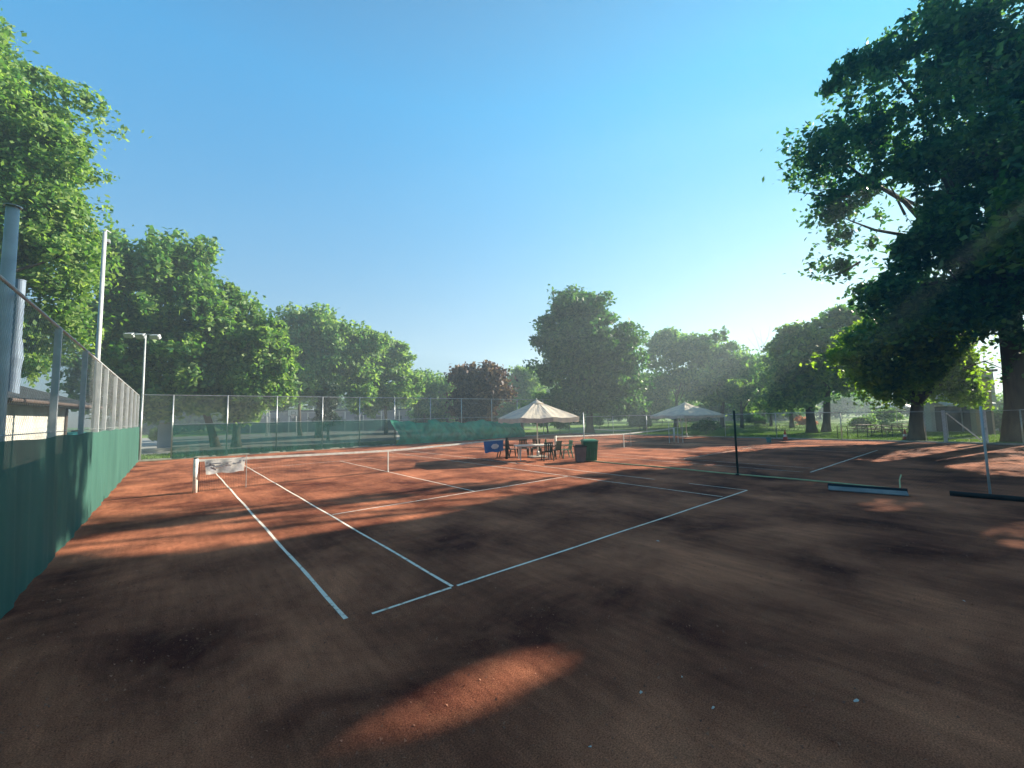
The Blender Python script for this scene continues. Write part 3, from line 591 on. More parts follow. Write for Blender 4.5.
# ------------------------------------------------------------------ tennis nets
def tennis_net(cx, cy, half, label, mats=('whitepost','whitepost')):
    t = thing('tennis_net', (cx, cy, 0), label, 'tennis net')
    for s, mm in ((-1, mats[0]), (1, mats[1])):
        o = MB().bar((s*half,0,0),(s*half,0,1.07),.065,n=12).build('net_post', M[mm], t, smooth=True)
        MB().lathe([(.06,0),(.062,.02),(.03,.04),(.0,.045)],12,(s*half,0,1.07)).build('post_cap', M['darkpost'], o, smooth=True)
        MB().box((s*(half-.09),0,.52),(.015,.012,1.0)).build('lacing_rod', M['cord'], t)
    def top(x): return .914+(1.05-.914)*(abs(x)/half)**1.15
    P = []
    wr = .0021
    def prism(A, B, nrm):
        A = np.array(A); B = np.array(B); e = (B-A)/np.linalg.norm(B-A); g = np.cross(e, nrm)
        o = [nrm*wr, (-nrm*.5+g*.87)*wr, (-nrm*.5-g*.87)*wr]
        for i in range(3): j = (i+1) % 3; P.extend([A+o[i], A+o[j], B+o[j], B+o[i]])
    nrm = np.array([0,1.0,0]); x = -half+.1
    while x < half-.1: prism((x,0,.03),(x,0,top(x)-.03),nrm); x += .046
    for k in range(20):
        q = .03+k*.045; m = 24
        for i in range(m):
            xa = -half+.1+(2*half-.2)*i/m; xb = -half+.1+(2*half-.2)*(i+1)/m
            prism((xa,0,q*top(xa)/.914),(xb,0,q*top(xb)/.914),nrm)
    npmesh('netting', np.array(P), 4, M['cord'], t)
    V = []; F = []; m = 40
    for i in range(m+1):
        x = -half+.06+(2*half-.12)*i/m; z = top(x)
        for dy, dz in ((-.011,-.075),(-.011,0),(.011,0),(.011,-.075)): V.append((x, dy, z+dz))
    for i in range(m):
        for k in range(4): F.append((4*i+k, 4*i+4+k, 4*i+4+(k+1)%4, 4*i+(k+1)%4))
    meshobj('headband', V, F, M['band'], t)
    MB().box((0,-.001,.455),(.05,.026,.905)).build('centre_strap', M['band'], t)
    return t
tennis_net(0, 0, 6.40, 'tennis net across the near court with banners hung from its white band', ('whitepost','darkpost'))
tennis_net(CX, -.5, 6.40, 'tennis net across the second court behind the bins')
for x, lb in ((-5.03, 'thin singles stick at the left end of the near net'), (CX+.75-.0, 'thin stick leaning at the strap of the second net')):
    y = 0 if x < 0 else -.5
    MBo = MB().bar((0,0,0),(0,0,1.06),.010,n=8); MBo.box((0,0,1.065),(.04,.05,.012))
    tag(MBo.build('singles_stick', M['steel'], loc=(x, y-.03, 0)), lb, 'stick', 'singles sticks holding the nets')
# banners hanging from the net
def banner(name, cx, wdt, h, ztop, m, label, lean=.03, taper=.0):
    t = thing(name, (cx, -.035, ztop), label, 'banner'); V = []; F = []; nu, nv = 24, 8
    for i in range(nu+1):
        for j in range(nv+1):
            u = (i/nu-.5); q = j/nv; x = u*wdt*(1-taper*q); V.append((x, -.02-.03*q-.012*math.sin(u*17+q*3)-.02*math.sin(u*9)*q, -q*h*(1+.04*math.sin(u*12)*q)))
    for i in range(nu):
        for j in range(nv): k = i*(nv+1)+j; F.append((k, k+nv+1, k+nv+2, k+1))
    meshobj('banner_cloth', V, F, m, t, smooth=True); return t
b1 = banner('net_banner', -5.62, 1.12, .44, 1.0, M['greybanner'], 'crumpled grey white banner hanging at the left end of the near net', taper=.08)
mb = MB()
for (x, z, w_, h_) in ((-.5,-.08,.07,.06),(-.42,-.12,.04,.04),(-.28,-.12,.30,.045),(.05,-.10,.22,.03),(.1,-.17,.34,.02),(.40,-.09,.07,.06),(.5,-.08,.06,.05),(-.2,-.22,.28,.05)): mb.box((x,-.062,z),(w_,.004,h_))
mb.build('faded_print', M['bannermark'], b1)
b2 = banner('net_banner', 5.52, 1.25, .56, .99, M['bluebanner'], 'blue banner with a white emblem hanging at the right end of the near net', taper=.05)
V = [(0.03,-.078,-.28)]+[(0.03+.24*math.cos(2*PI*k/20)*(1+.12*math.sin(k*2)), -.078, -.28+.13*math.sin(2*PI*k/20)*(1+.15*math.cos(k*3))) for k in range(20)]
meshobj('emblem', V, [(0, 1+k, 1+(k+1)%20) for k in range(20)], M['bannerwhite'], b2)

# ------------------------------------------------------------------ umbrellas
def umbrella(x, y, half, zeave, zapex, label, rz):
    t = thing('market_umbrella', (x, y, 0), label, 'umbrella', 'cream market umbrellas', rz)
    n = 8; V = []; F = []; rings = 7; S_ = 10
    def rim(th):   # square-ish octagon
        c, s = math.cos(th), math.sin(th); k = 1/max(abs(c), abs(s)); return half*(.55*k+.45*1.12)
    for i in range(rings+1):
        q = .13+.87*i/rings
        for k in range(n*S_):
            th = 2*PI*k/(n*S_); fr = (k % S_)/S_; sag = .045*half*math.sin(PI*fr)*q
            # straight between ribs
            k0 = (k//S_); t0 = 2*PI*k0/n; t1 = 2*PI*(k0+1)/n; r0, r1 = rim(t0), rim(t1)
            p = np.array([math.cos(t0)*r0, math.sin(t0)*r0])*(1-fr)+np.array([math.cos(t1)*r1, math.sin(t1)*r1])*fr
            z = zapex-.02-(zapex-.02-zeave)*q-sag*.7-.01*math.sin(k*1.7+i)
            V.append((p[0]*q, p[1]*q, z))
    m = n*S_
    for i in range(rings):
        for k in range(m): F.append((i*m+k, i*m+(k+1)%m, (i+1)*m+(k+1)%m, (i+1)*m+k))
    can = meshobj('canopy', V, F, M['canvas'], t, smooth=False)
    V2 = []; F2 = []
    for k in range(m):
        x_, y_, z_ = V[rings*m+k]; V2 += [(x_*1.004, y_*1.004, z_+.012), (x_*1.008, y_*1.008, z_-.22-.015*math.sin(k*.9))]
    for k in range(m): a = 2*k; b = 2*((k+1) % m); F2.append((a, a+1, b+1, b))
    meshobj('valance', V2, F2, M['canvasdirty'], can)
    V3 = [(0,0,zapex+.05)]; 
    for k in range(32): th = 2*PI*k/32; V3.append((math.cos(th)*half*.22, math.sin(th)*half*.22, zapex+.03-(zapex-zeave)*.22))
    meshobj('vent_cap', V3, [(0, 1+k, 1+(k+1)%32) for k in range(32)], M['canvas'], can)
    MB().lathe([(.02,0),(.03,.05),(.0,.1)],10,(0,0,zapex+.03)).build('finial', M['whitepost'], can)
    MB().bar((0,0,.05),(0,0,zapex),.032,n=12).build('pole', M['whitepost'], t, smooth=True)
    mb = MB(); mb.box((0,0,.04),(.85,.85,.08)); mb.build('base', M['kerb'], t, bev=.01)
    MB().lathe([(.075,0),(.075,.2),(.05,.26)],12,(0,0,.08)).build('base_collar', M['steel'], t)
    for k in range(n):
        th = 2*PI*k/n; r0 = rim(th)
        MB().bar((0,0,zapex-.14),(math.cos(th)*r0*.98,math.sin(th)*r0*.98,zeave-.03),.012).build('rib', M['wood'], t)
        MB().bar((0,0,zeave-.05),(math.cos(th)*r0*.5,math.sin(th)*r0*.5,zeave+(zapex-zeave)*.42),.010).build('strut', M['wood'], t)
    return t
u1 = at(538, 457.5)
umbrella(u1[0], u1[1], 1.78, 2.12, 3.02, 'cream canvas umbrella over the white table and green chairs', R(-18))
umbrella(28.2, 1.55, 2.35, 1.98, 3.08, 'farther cream canvas umbrella by the lawn fence', R(-20))

# ------------------------------------------------------------------ table and chairs
RX = R_[:2]/np.linalg.norm(R_[:2]); FWD = np.array([F_[0], F_[1]])/np.linalg.norm(F_[:2]); TRZ = math.atan2(RX[1], RX[0])
tc_ = at(534, 459.5)
tb = thing('plastic_table', (tc_[0], tc_[1], 0), 'long white plastic table under the near umbrella', 'table', rz=TRZ+.12)
MB().box((0,0,.725),(1.95,.9,.04)).build('table_top', M['whiteplastic'], tb, bev=.012)
MB().box((0,0,.685),(1.6,.7,.045)).build('apron', M['whiteplastic'], tb)
for sx in (-1,1):
    for sy in (-1,1): MB().bar((sx*.74,sy*.34,0),(sx*.70,sy*.32,.67),.022,n=6,w2=.034).build('leg', M['whiteplastic'], tb)
def chair(mt, label):
    t = thing('garden_chair', (0,0,0), label, 'chair', 'plastic chairs around the white table'); m = M[mt]
    MB().box((0,0,.43),(.46,.44,.03)).build('seat', m, t, bev=.01)
    mb = MB()
    for k in range(5): mb.box(((k-2)*.088,.245+.03,.66),(.068,.02,.42),0,-.16)
    mb.box((0,.305,.87),(.46,.028,.07),0,-.16); mb.box((0,.235,.47),(.44,.025,.05)); mb.build('backrest', m, t, bev=.006)
    for s in (-1,1):
        mb = MB(); mb.tube([(s*.26,-.20,.64),(s*.27,0,.655),(s*.26,.20,.65),(s*.24,.30,.67)],.02,6); mb.bar((s*.25,-.20,.42),(s*.26,-.20,.64),.02,n=6); mb.build('armrest', m, t)
        MB().bar((s*.25,-.24,0),(s*.21,-.19,.42),.026,n=6,w2=.04).build('leg', m, t)
        MB().bar((s*.25,.30,0),(s*.21,.20,.42),.026,n=6,w2=.04).build('leg', m, t)
    return t
spots = [(503.5,457.5,TRZ+1.3,'greenplastic','dark green plastic chair left of the table, right beside the net post'),
 (513,457.2,TRZ+1.9,'greenplastic','dark green plastic chair at the left end of the white table'),
 (524,456.2,TRZ+.1,'greenplastic','dark green plastic chair behind the table, left of the umbrella pole'),
 (536,456.2,TRZ-.2,'greenplastic','dark green plastic chair behind the table, close to the umbrella pole'),
 (547.5,460.5,TRZ+3.3,'greenplastic','dark green plastic chair before the right end of the table, back turned'),
 (555,458.5,TRZ+3.9,'greenplastic','dark green plastic chair at the right corner of the table, turned aside'),
 (566,458,TRZ-1.3,'mintplastic','faded light green plastic chair, rightmost of the table group')]
proto = {}
for px, py, rz, mt, lb in spots:
    q = at(px, py)
    if mt not in proto:
        c = proto[mt] = chair(mt, lb); c.location = (q[0], q[1], 0); c.rotation_euler = (0,0,rz)
    else: copy_tree(proto[mt], (q[0], q[1], 0), rz, lb)
bp_ = tc_[:2]+RX*.62+FWD*.05
bt = thing('bottle', (bp_[0], bp_[1], .745), 'tall green bottle standing on the right end of the white table', 'bottle')
MB().lathe([(.04,0),(.042,.18),(.035,.22),(.015,.27),(.014,.31)],12).build('bottle_body', M['bottle'], bt, smooth=True); MB().lathe([(.017,.31),(.017,.335)],10).build('cap', M['white'], bt)
q = at(551,439.5,.8)
# bins
q = at(590, 461)
gb = thing('wheelie_bin', (q[0], q[1], 0), 'large green bin with a pale green lid beside the white umbrella table', 'bin', rz=TRZ)
V = []; 
mb = MB()
def frustum(mb, w0, d0, w1, d1, z0, z1):
    P = [(-w0/2,-d0/2,z0),(w0/2,-d0/2,z0),(w0/2,d0/2,z0),(-w0/2,d0/2,z0),(-w1/2,-d1/2,z1),(w1/2,-d1/2,z1),(w1/2,d1/2,z1),(-w1/2,d1/2,z1)]
    mb.add(P, [(0,3,2,1),(4,5,6,7),(0,1,5,4),(1,2,6,5),(2,3,7,6),(3,0,4,7)]); return mb
frustum(mb,.56,.55,.70,.72,.04,.93); mb.build('bin_body', M['bingreen'], gb, bev=.03)
mb = MB(); frustum(mb,.76,.80,.72,.76,.935,.985); frustum(mb,.70,.74,.55,.6,.987,1.03); mb.build('lid', M['binlid'], gb, bev=.012)
mb = MB()
for s in (-1,0,1): mb.box((s*.18,-.335,.5),(.04,.03,.62),0,-.09)
mb.build('rib_moulding', M['bingreen'], gb)
for s in (-1,1): MB().tube([(s*.30,.32,.1),(s*.35,.32,.1)],.1,14).build('wheel', M['black'], gb)
MB().bar((-.3,.42,.93),(.3,.42,.93),.018,n=8).build('handle', M['bingreen'], gb)
q = at(580.5, 462)
rb = thing('litter_bin', (q[0], q[1], 0), 'smaller brown grey open bin in front of the green bin', 'bin', rz=TRZ)
mb = MB(); frustum(mb,.42,.38,.54,.48,.0,.72); mb.build('bin_body', M['bingrey'], rb, bev=.03)
mb = MB(); frustum(mb,.58,.52,.59,.53,.70,.755); mb.build('rim', M['black'], rb, bev=.01)
mb = MB(); frustum(mb,.44,.4,.40,.34,.757,.80); mb.build('liner_bag', M['black'], rb, bev=.02)

# ------------------------------------------------------------------ drag brushes on the clay
def pt(px, py): return at(px, py)
a = pt(828,488.5); b = pt(908,494.5); c = (a+b)/2; L = np.linalg.norm(b-a); rz = math.atan2(b[1]-a[1], b[0]-a[0])
dr = thing('drag_brush', c, 'long court drag brush with pale blue board and black roll, by the divider rope', 'court brush', rz=rz)
MB().box((0,-.24,.055),(L*.98,.34,.025),0,.16).build('board', M['board'], dr, bev=.005)
MB().tube([(x,.02+.02*math.sin(x*3),.075) for x in np.linspace(-L/2,L/2,12)],.07,12).build('brush_roll', M['bristle'], dr, smooth=True)
MB().tube([(L*.38,.1,.06),(L*.43,.3,.12),(L*.44,.5,.3),(L*.47,.62,.42)],.016,6).build('pull_handle', M['ygrope'], dr, smooth=True)
a = pt(950,495.5); b = pt(1040,503.5); c = (a+b)/2; L = np.linalg.norm(b-a); rz = math.atan2(b[1]-a[1], b[0]-a[0])
dr = thing('drag_mat', c, 'long black rolled drag mat lying at the right edge by the silver post', 'court mat', rz=rz)
MB().tube([(x,.015*math.sin(x*4),.06) for x in np.linspace(-L/2,L/2,14)],.062,12).build('mat_roll', M['black'], dr, smooth=True)
MB().bar((-L/2,.12,.05),(L*.3,.16,.05),.022,n=6).build('pull_bar', M['greypaint'], dr)
# pale litter on the near clay
for i, (px, py, s_) in enumerate([(641,692.5,.012),(713,708,.010),(856,701,.016),(590,747,.010),(658,541,.028),(964,601,.014),(682,677,.007)]):
    q = at(px, py); ang = i*1.3; V = []
    for k in range(7): th = 2*PI*k/7; r_ = s_*(1+.35*math.sin(k*2.1+i)); V.append((math.cos(th)*r_*1.3, math.sin(th)*r_, .003+.004*math.sin(k+i)))
    V.append((0,0,.007+s_*.2)); F = [(k, (k+1)%7, 7) for k in range(7)]
    lbs = ['white flake of litter on the dark near clay, bottom centre','small pale flake just right of the bottom centre flake','bluish white flake, brightest at the lower right','tiny pale fleck at the bottom edge of the clay','white fleck on the clay beyond the baseline','lone pale fleck at the far right of the dark clay','faintest pale speck above the bottom centre flake']
    tag(meshobj('litter_flake', V, F, M['chalk'], loc=(q[0], q[1], .0), smooth=False), lbs[i], 'litter', 'pale flakes on the clay')

# ------------------------------------------------------------------ masts
def mast(x, y, h, r, label, kind, name='light_mast'):
    t = thing(name, (x, y, 0), label, 'lamp mast' if kind else 'pole')
    MB().bar((0,0,0),(0,0,h),r*1.15,n=14,w2=r*.8).build('pole', M['greypaint'], t, smooth=True)
    MB().box((0,0,.02),(r*4,r*4,.04)).build('base_plate', M['steel'], t)
    return t
tp = pl(105, 232, 0, FX-.3)
m1 = mast(FX-.3, tp[1], tp[2], .062, 'tall slim grey pole rising above the side fence', 0, 'tall_pole')
mb = MB(); mb.tube([(0,0,tp[2]-.05),(.02,.1,tp[2]+.1),(.1,.3,tp[2]+.12)],.02,6); mb.build('top_bracket', M['greypaint'], m1)
MB().box((.06,.2,tp[2]-.22),(.1,.16,.1)).build('pulley_block', M['greypaint'], m1)
tp = pl(13, 207, 0, FX-.12)
m2 = mast(FX-.12, tp[1], tp[2], .075, 'thick grey post nearest the camera on the left, taller than the side fence', 0, 'corner_post')
MB().lathe([(.085,0),(.085,.015),(.0,.04)],12,(0,0,tp[2])).build('post_cap', M['steel'], m2)
c = np.array([FX+.12, 17.2]); 
d_ = (np.array([c[0],c[1],0])-CAM)@F_; hz = 416-(142-512)*.0215; hgt = 2.2275+(hz-333)*d_/FPX*1.0
m3 = mast(c[0], c[1], hgt, .06, 'floodlight mast with three lamps at the far fence corner', 1)
MB().bar((-1.1*RX[0],-1.1*RX[1],hgt+.16),(.8*RX[0],.8*RX[1],hgt-.06),.03,n=6).build('crossarm', M['greypaint'], m3)
for k, u in enumerate((-1.0,-.3,.62)):
    p_ = RX*u; o = MB().box((p_[0],p_[1]-.12,hgt-.12+(-u*.08)),(.50,.26,.26),TRZ+.1,.5).build('floodlight', M['greypaint'], m3, bev=.02)
    MB().box((p_[0]+.02,p_[1]-.20,hgt-.20+(-u*.08)),(.44,.02,.21),TRZ+.1,.5).build('lamp_lens', M['lamp'], o)
# thin poles behind the north fence
for i, (px, py, D, lb) in enumerate([(266,392,60,'slim pale pole beside the left basketball hoop'),(396,392,62,'slim pale pole rising behind the north fence near its middle'),(387,340,64,'tall slim pole among the pale trees'),(584,413,40,'dark slim pole behind the green bin')]):
    q = gnd(px, D); h = dep(px, py, D)[2]
    t = thing('slim_pole', q, lb, 'pole'); MB().bar((0,0,0),(0,0,h),.06,n=8,w2=.045).build('pole', M['steel'], t, smooth=True); MB().lathe([(.07,0),(.0,.08)],8,(0,0,h)).build('pole_cap', M['steel'], t)

# ------------------------------------------------------------------ basketball hoops and playground wall
def hoop(px, D, label):
    q = gnd(px, D); t = thing('basketball_hoop', q, label, 'basketball hoop', 'basketball hoops on the playground', TRZ)
    mb = MB(); mb.bar((0,1.2,0),(0,1.0,3.2),.08,n=8); mb.bar((0,1.0,3.2),(0,.06,3.35),.06,n=8); mb.build('stand', M['steel'], t)
    MB().box((0,0,3.45),(1.8,.04,1.05)).build('backboard', M['white'], t, bev=.01)
    mb = MB()
    for a_, b_ in (((-.3,-.024,3.15),(.3,-.024,3.15)),((-.3,-.024,3.6),(.3,-.024,3.6)),((-.3,-.024,3.15),(-.3,-.024,3.6)),((.3,-.024,3.15),(.3,-.024,3.6)),((-.86,-.024,2.96),(.86,-.024,2.96)),((-.86,-.024,3.94),(.86,-.024,3.94)),((-.86,-.024,2.96),(-.86,-.024,3.94)),((.86,-.024,2.96),(.86,-.024,3.94))): mb.bar(a_, b_, .035)
    mb.build('target_square', M['cord'], t)
    mb = MB(); mb.tube([(.23*math.cos(k*PI/8), -.27+.23*math.sin(k*PI/8), 3.05) for k in range(17)], .015, 6); mb.build('rim', M['red'], t)
    mb = MB()
    for k in range(12):
        a1 = k*PI/6; mb.bar((.22*math.cos(a1),-.27+.22*math.sin(a1),3.04),(.12*math.cos(a1+.3),-.27+.12*math.sin(a1+.3),2.6),.012)
    mb.build('hoop_net', M['white'], t); return t
h1 = hoop(263, 62, 'left basketball hoop seen through the north fence')
q = gnd(293, 64); copy_tree(h1, q, TRZ+.1, 'right basketball hoop seen through the north fence')
q0 = gnd(236, 78); q1 = gnd(408, 84); Lw = np.linalg.norm(q1-q0); rz = math.atan2(q1[1]-q0[1], q1[0]-q0[0])
bw = thing('low_building', q0, 'long low grey violet building behind the playground', 'building', rz=rz)
MB().box((Lw/2,3,2.0),(Lw,6,4.0)).build('wall', M['wallviolet'], bw)
MB().box((Lw/2,3,4.12),(Lw+.8,6.8,.24)).build('roof', M['roof'], bw)
for k in range(8):
    wn = MB().box((3+k*Lw/8.3,-.02,2.2),(1.6,.06,1.1)).build('window', M['glass'], bw); MB().box((3+k*Lw/8.3,-.06,1.6),(1.8,.14,.08)).build('sill', M['whitepost'], wn)
# white playground rail fence in front of it
q0 = gnd(250, 72); q1 = gnd(430, 76); Lw = np.linalg.norm(q1-q0); rz = math.atan2(q1[1]-q0[1], q1[0]-q0[0])
pf = thing('playground_fence', q0, 'pale metal rail fence with posts in front of the low building', 'fence', rz=rz)
k = 0
while k*3.2 < Lw: MB().bar((k*3.2,0,0),(k*3.2,0,3.6),.06,n=6).build('fence_post', M['steel'], pf); k += 1
MB().bar((0,0,3.6),(Lw,0,3.6),.04).build('top_rail', M['steel'], pf); MB().bar((0,0,1.9),(Lw,0,1.9),.03).build('middle_rail', M['steel'], pf)
# gate pillar at the corner gap
q = gnd(164, 34)
gp = thing('gate_pillar', q, 'pale grey pillar seen through the corner gap of the north fence', 'pillar')
MB().box((0,0,1.1),(.9,.5,2.2)).build('shaft', M['wallblue'], gp, bev=.02); MB().box((0,0,2.24),(1.0,.6,.08)).build('cap', M['kerb'], gp, bev=.01)
q0 = gnd(150, 33)
tag(MB().box((0,0,.12),(5,.3,.26)).build('low_wall', M['path'], loc=(q0[0], q0[1]-1.0, 0)), 'pale low garden wall below the corner gap of the north fence', 'wall')

# ------------------------------------------------------------------ shed on the left
g1 = gnd(62, 16.5); g0 = gnd(-30, 11.2); Ls = np.linalg.norm(g0-g1); rz = math.atan2(g0[1]-g1[1], g0[0]-g1[0])
# local x runs along the wall towards the near left, local -y (after the turn) is away from the court
sh = thing('clubhouse_shed', g1, 'white walled shed with a dark hipped roof behind the side fence', 'building', rz=rz)
sg = 1.0 if ((np.array([-math.sin(rz), math.cos(rz)]) @ (g1[:2]-CAM[:2])) > 0) else -1.0     # +1: local +y points away from the camera
ze = 2.92; zr = 4.35
MB().box((Ls/2, sg*2.6, ze/2),(Ls, 5.2, ze)).build('wall', M['wallwhite'], sh)
mb = MB(); x0, x1, y0, y1 = -1.35, Ls+.5, -sg*.7, sg*5.9
P = [(x0,y0,ze+.0),(x1,y0,ze+.0),(x1,y1,ze+.0),(x0,y1,ze+.0),(x0,y0,ze+.14),(x1,y0,ze+.14),(x1,y1,ze+.14),(x0,y1,ze+.14),(x0+2.9,sg*2.6,zr),(x1-1,sg*2.6,zr)]
mb.add(P, [(0,3,2,1),(0,1,5,4),(1,2,6,5),(2,3,7,6),(3,0,4,7),(4,5,9,8),(5,6,9),(6,7,8,9),(7,4,8)]); rf = mb.build('roof', M['roof'], sh)
MB().bar((x0,y0-sg*.05,ze+.06),(x1,y0-sg*.05,ze+.06),.06,n=8).build('gutter', M['fascia'], rf)
MB().bar((.12,-sg*.05,ze),(.12,-sg*.05,0),.04,n=8).build('downpipe', M['fascia'], sh)
for u in (7.5,):
    wn = MB().box((u,-sg*.01,1.6),(1.0,.05,.7)).build('window', M['glass'], sh); MB().box((u,-sg*.05,1.2),(1.2,.14,.06)).build('sill', M['kerb'], wn)
# flue on the roof
Df = 13.2; ft = dep(20.5, 280, Df); rr_ = 3.8*Df/FPX; zb_ = 3.4
fl = thing('flue_pipe', (ft[0], ft[1], zb_), 'shiny blue grey flue pipe with flared base standing on the shed roof', 'flue')
zt_ = ft[2]-zb_; zm_ = dep(17,341,Df)[2]-zb_
MB().lathe([(rr_,zm_),(rr_,zt_-.03),(rr_*1.06,zt_-.03),(rr_*1.06,zt_)],18).build('pipe', M['flue'], fl, smooth=False)
MB().lathe([(rr_*1.25,-.2),(rr_*1.25,zm_-.9),(rr_*1.55,zm_-.6),(rr_*1.2,zm_-.05),(rr_*1.2,zm_)],18).build('flared_base', M['flue'], fl, smooth=False)
tk = gnd(72, 17.5)
cr_ = thing('water_tank', (tk[0], tk[1], 0), 'low teal tank behind the side fence past the shed', 'tank')
MB().lathe([(.5,0),(.52,.1),(.52,1.75),(.45,1.9),(.1,1.95)],20).build('tank_body', M['teal'], cr_, smooth=False); MB().lathe([(.12,1.95),(.12,2.02)],12).build('cap', M['black'], cr_)

# ------------------------------------------------------------------ right background: building, awning, park furniture
def fbox(t, u, D0, z0, z1, w_, d_, name, m, bev=0):
    pass
q = gnd(960, 36); bb = thing('pale_building', q, 'pale blue rendered building behind the gate with dark ground floor openings', 'building', rz=TRZ-.05)
def zpx(py, px, D): return dep(px, py, D)[2]
zb1 = zpx(372, 960, 36); s = 36/FPX
MB().box((.5,.55,zb1/2),(5.6,1.1,zb1)).build('wall', M['wallblue'], bb)
MB().box((.5,.55,zb1+.1),(6.0,1.5,.2)).build('roof', M['roof'], bb)
for u, w_ in ((-.9,2.1),(1.5,2.3)):
    dr_ = MB().box((u,-.02,1.15),(w_,.08,2.2)).build('shopfront', M['opening'], bb); MB().box((u,-.07,2.3),(w_+.1,.04,.08)).build('frame', M['whitepost'], dr_)
for u in (-1.0,1.6):
    wn = MB().box((u,-.02,3.9),(1.1,.06,.8)).build('window', M['glass'], bb); MB().box((u,-.06,3.46),(1.3,.12,.07)).build('sill', M['whitepost'], wn)
for i, (u, w_) in enumerate(((-1.2,1.9),(.9,2.0))):
    mb = MB(); mb.add([(u-w_/2,-.06,2.85),(u+w_/2,-.06,2.85),(u+w_/2,-1.3,2.42),(u-w_/2,-1.3,2.42),(u-w_/2,-.06,2.80),(u+w_/2,-.06,2.80),(u+w_/2,-1.28,2.25),(u-w_/2,-1.28,2.25)],[(0,3,2,1),(4,5,6,7),(3,7,6,2),(0,4,7,3),(1,2,6,5)])
    mb.build('awning', M['awning'], bb)
q = gnd(987, 31); cb = thing('cream_wall_block', q, 'narrow cream rendered building corner between the lime leaves and the giant trunk', 'building', rz=TRZ-.05)
zc = zpx(378, 987, 31); MB().box((0,.2,zc/2),(1.3,.4,zc)).build('wall', M['wallcream'], cb); MB().box((0,.2,zc+.06),(1.45,.6,.12)).build('coping', M['kerb'], cb)
MB().box((.1,-.02,1.0),(.7,.05,2.0)).build('door', M['opening'], cb)
# park umbrella and picnic tables
q = gnd(898, 40)
umb = thing('park_umbrella', q, 'small white umbrella beyond the picnic tables', 'umbrella')
MB().bar((0,0,0),(0,0,2.7),.03,n=8).build('pole', M['steel'], umb); MB().lathe([(1.6,2.25),(1.55,2.3),(.8,2.62),(.02,2.85)],8).build('canopy', M['white'], umb); MB().lathe([(.3,0),(.3,.1)],12).build('base', M['kerb'], umb)
def picnic(label):
    t = thing('picnic_table', (0,0,0), label, 'picnic table', 'picnic tables on the lawn')
    MB().box((0,0,.74),(1.8,.75,.05)).build('table_top', M['wood'], t)
    for s in (-1,1):
        MB().box((0,s*.68,.44),(1.8,.27,.045)).build('bench_seat', M['wood'], t)
        mb = MB(); mb.bar((s*.65,-.7,0),(s*.65,-.25,.71),.035); mb.bar((s*.65,.7,0),(s*.65,.25,.71),.035); mb.bar((s*.65,-.75,.40),(s*.65,.75,.40),.03); mb.build('leg_frame', M['wood'], t)
    return t
pt_ = picnic('picnic table on the lawn left of the thick trunk, nearer one'); pt_.location = (*gnd(888,34)[:2],0); pt_.rotation_euler = (0,0,TRZ)
copy_tree(pt_, gnd(866,37), TRZ+.3, 'picnic table on the lawn beside the round sunlit bush')
copy_tree(pt_, gnd(904,38), TRZ-.2, 'picnic table under the small white umbrella')
# low dark rails
def rail(px0, px1, D, label):
    a = gnd(px0, D); b = gnd(px1, D+.4); L = np.linalg.norm(b-a); t = thing('low_rail', a, label, 'rail', 'low dark rails on the lawn edge', math.atan2(b[1]-a[1], b[0]-a[0]))
    mb = MB()
    for z in (.5,.95): mb.bar((0,0,z),(L,0,z),.02)
    mb.build('rail_bar', M['black'], t); n = int(L/1.1)+1
    for k in range(n+1): MB().bar((L*k/n,0,0),(L*k/n,0,1.0),.025).build('rail_post', M['black'], t)
rail(838, 868, 30, 'low dark metal rail on the lawn left of the picnic tables'); rail(872, 903, 30.5, 'low dark metal rail in front of the picnic tables')
# benches along the far path
def bench(label):
    t = thing('park_bench', (0,0,0), label, 'bench', 'benches along the far path')
    mb = MB(); [mb.box((0,-.16+.16*k,.45),(1.7,.13,.035)) for k in range(3)]; mb.build('seat', M['wood'], t)
    mb = MB(); [mb.box((0,.28+.02*k,.62+.15*k),(1.7,.03,.11)) for k in range(2)]; mb.build('backrest', M['wood'], t)
    for s in (-1,1): mb = MB(); mb.bar((s*.7,-.2,0),(s*.7,-.2,.43),.03); mb.bar((s*.7,.2,0),(s*.7,.32,.85),.03); mb.bar((s*.7,-.2,.43),(s*.7,.22,.43),.03); mb.build('bench_frame', M['black'], t)
    return t
bn = bench('park bench beyond the lawn right of the far umbrella'); bn.location = (*gnd(716,52)[:2],0); bn.rotation_euler = (0,0,TRZ)
copy_tree(bn, gnd(762,55), TRZ+.2, 'park bench at the far lawn edge by the dark tree')
# red and white marker posts
def marker(px, py, label, h=.95):
    q = at(px, py); t = thing('marker_cone', q, label, 'traffic cone', 'red marker cones at the lawn edge')
    MB().box((0,0,.02),(.42,.42,.04)).build('cone_base', M['black'], t); MB().lathe([(.16,.04),(.03,h*.8)],14).build('cone_body', M['red'], t)
    MB().lathe([(.122,.28),(.095,.44)],14).build('cone_stripe', M['white'], t)
    return t
marker(905.5, 440.5, 'red and white cone beside the low dark rail near the thick trunk'); marker(785.5, 440.5, 'red and white cone standing alone left of the twin lawn trunks')
q = at(769, 442.5); bk = thing('bucket', q, 'small teal bucket at the fence foot left of the lone red cone', 'bucket')
MB().lathe([(.13,0),(.17,.34),(.18,.35),(.16,.34),(.12,.03)],16).build('bucket_body', M['teal'], bk); MB().tube([(.17*math.cos(k*PI/8),0,.34+.17*math.sin(k*PI/8)) for k in range(9)],.008,5).build('handle', M['steel'], bk)
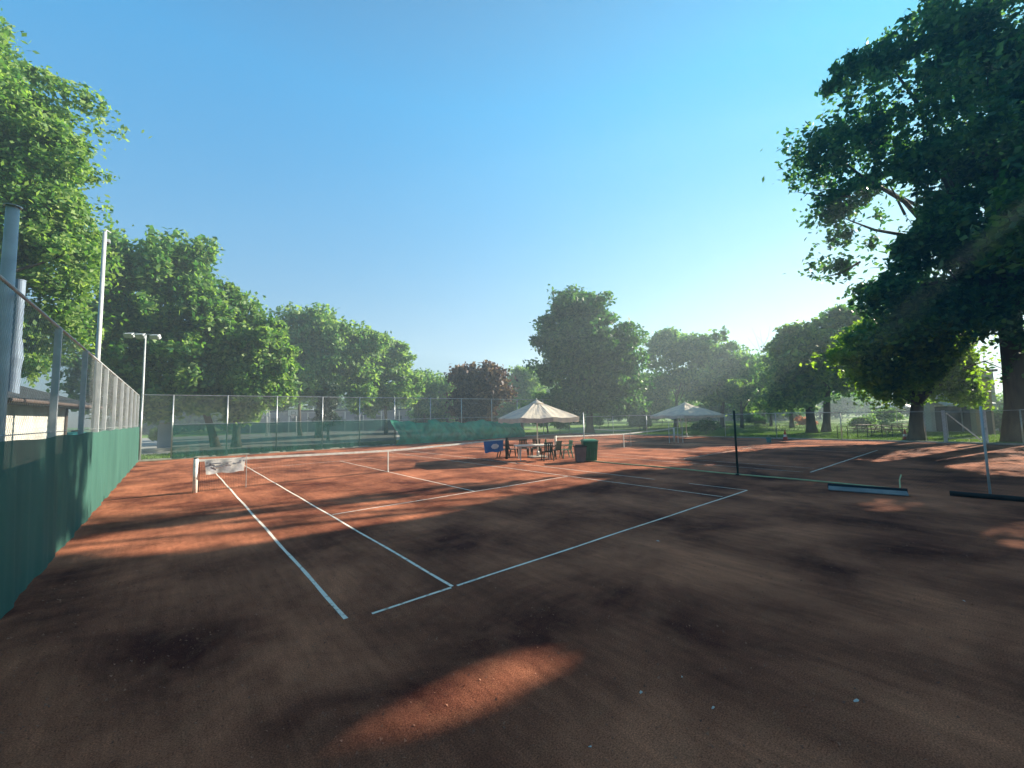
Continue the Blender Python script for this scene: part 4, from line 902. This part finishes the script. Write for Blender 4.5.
# swing-like white frame by the far umbrella
q = gnd(683, 30); fr = thing('towel_frame', q, 'pale tubular frame standing left of the far umbrella pole', 'frame', rz=TRZ)
mb = MB(); [mb.bar((x,0,0),(x,0,1.55),.022,n=6) for x in (-1.0,-.35,.0)]; mb.build('upright', M['greypaint'], fr)
mb = MB(); [mb.bar((-1.0,0,z),(0,0,z),.015,n=6) for z in (1.52,1.1,.6)]; mb.build('crossbar', M['greypaint'], fr)
# distant houses glimpsed between trunks
for px, D, w_, h_, m_, lb in ((735,96,9,3.2,'wallwhite','distant white house glimpsed between the lawn trees'),(790,90,8,3.4,'wallblue','distant pale blue house left of the twin trunks'),(700,100,7,3.0,'wallcream','distant cream house behind the far umbrella')):
    q = gnd(px, D); t = thing('house', q, lb, 'house', rz=TRZ)
    MB().box((0,2.5,h_/2),(w_,5,h_)).build('wall', M[m_], t)
    mb = MB(); mb.add([(-w_/2-.3,-.3,h_),(w_/2+.3,-.3,h_),(w_/2+.3,5.3,h_),(-w_/2-.3,5.3,h_),(-w_/2-.3,2.5,h_+1.4),(w_/2+.3,2.5,h_+1.4)],[(0,3,2,1),(0,1,5,4),(2,3,4,5),(0,4,3),(1,2,5)]); mb.build('roof', M['fascia'], t)
    for k in (-1,1): MB().box((k*w_*.25,-.02,1.7),(1.1,.06,1.1)).build('window', M['glass'], t)

# ------------------------------------------------------------------ haze: thin air volume added to imitate the lens flare veil on the trees
HAZE = 0.0031
if HAZE:
    hb = MB().box((60,40,20),(330,330,43)).build('haze', bpy.data.materials.new('flare_haze')); tag(hb, kind='stuff')
    m = hb.data.materials[0]; m.use_nodes = True; t = m.node_tree; t.nodes.clear(); o = t.nodes.new('ShaderNodeOutputMaterial'); v = t.nodes.new('ShaderNodeVolumePrincipled')
    v.inputs['Color'].default_value = (.74,.91,1,1); v.inputs['Density'].default_value = HAZE; v.inputs['Anisotropy'].default_value = .3; lnk(t, v.outputs[0], o.inputs['Volume'])

# ------------------------------------------------------------------ camera and view
cam = bpy.data.cameras.new('camera'); co = bpy.data.objects.new('camera', cam); COL.objects.link(co)
cam.sensor_width = 36; cam.lens = FPX/1024*36; cam.clip_start = .05; cam.clip_end = 2000
co.matrix_world = Matrix(((R_[0],U_[0],-F_[0],CAM[0]),(R_[1],U_[1],-F_[1],CAM[1]),(R_[2],U_[2],-F_[2],CAM[2]),(0,0,0,1)))
sc.camera = co
vs = sc.view_settings; vs.view_transform = 'Standard'; vs.look = 'None'; vs.gamma = 1; vs.exposure = 1.66
try: vs.use_curve_mapping = False
except Exception: pass
sc.cycles.max_bounces = 6; sc.cycles.transparent_max_bounces = 16
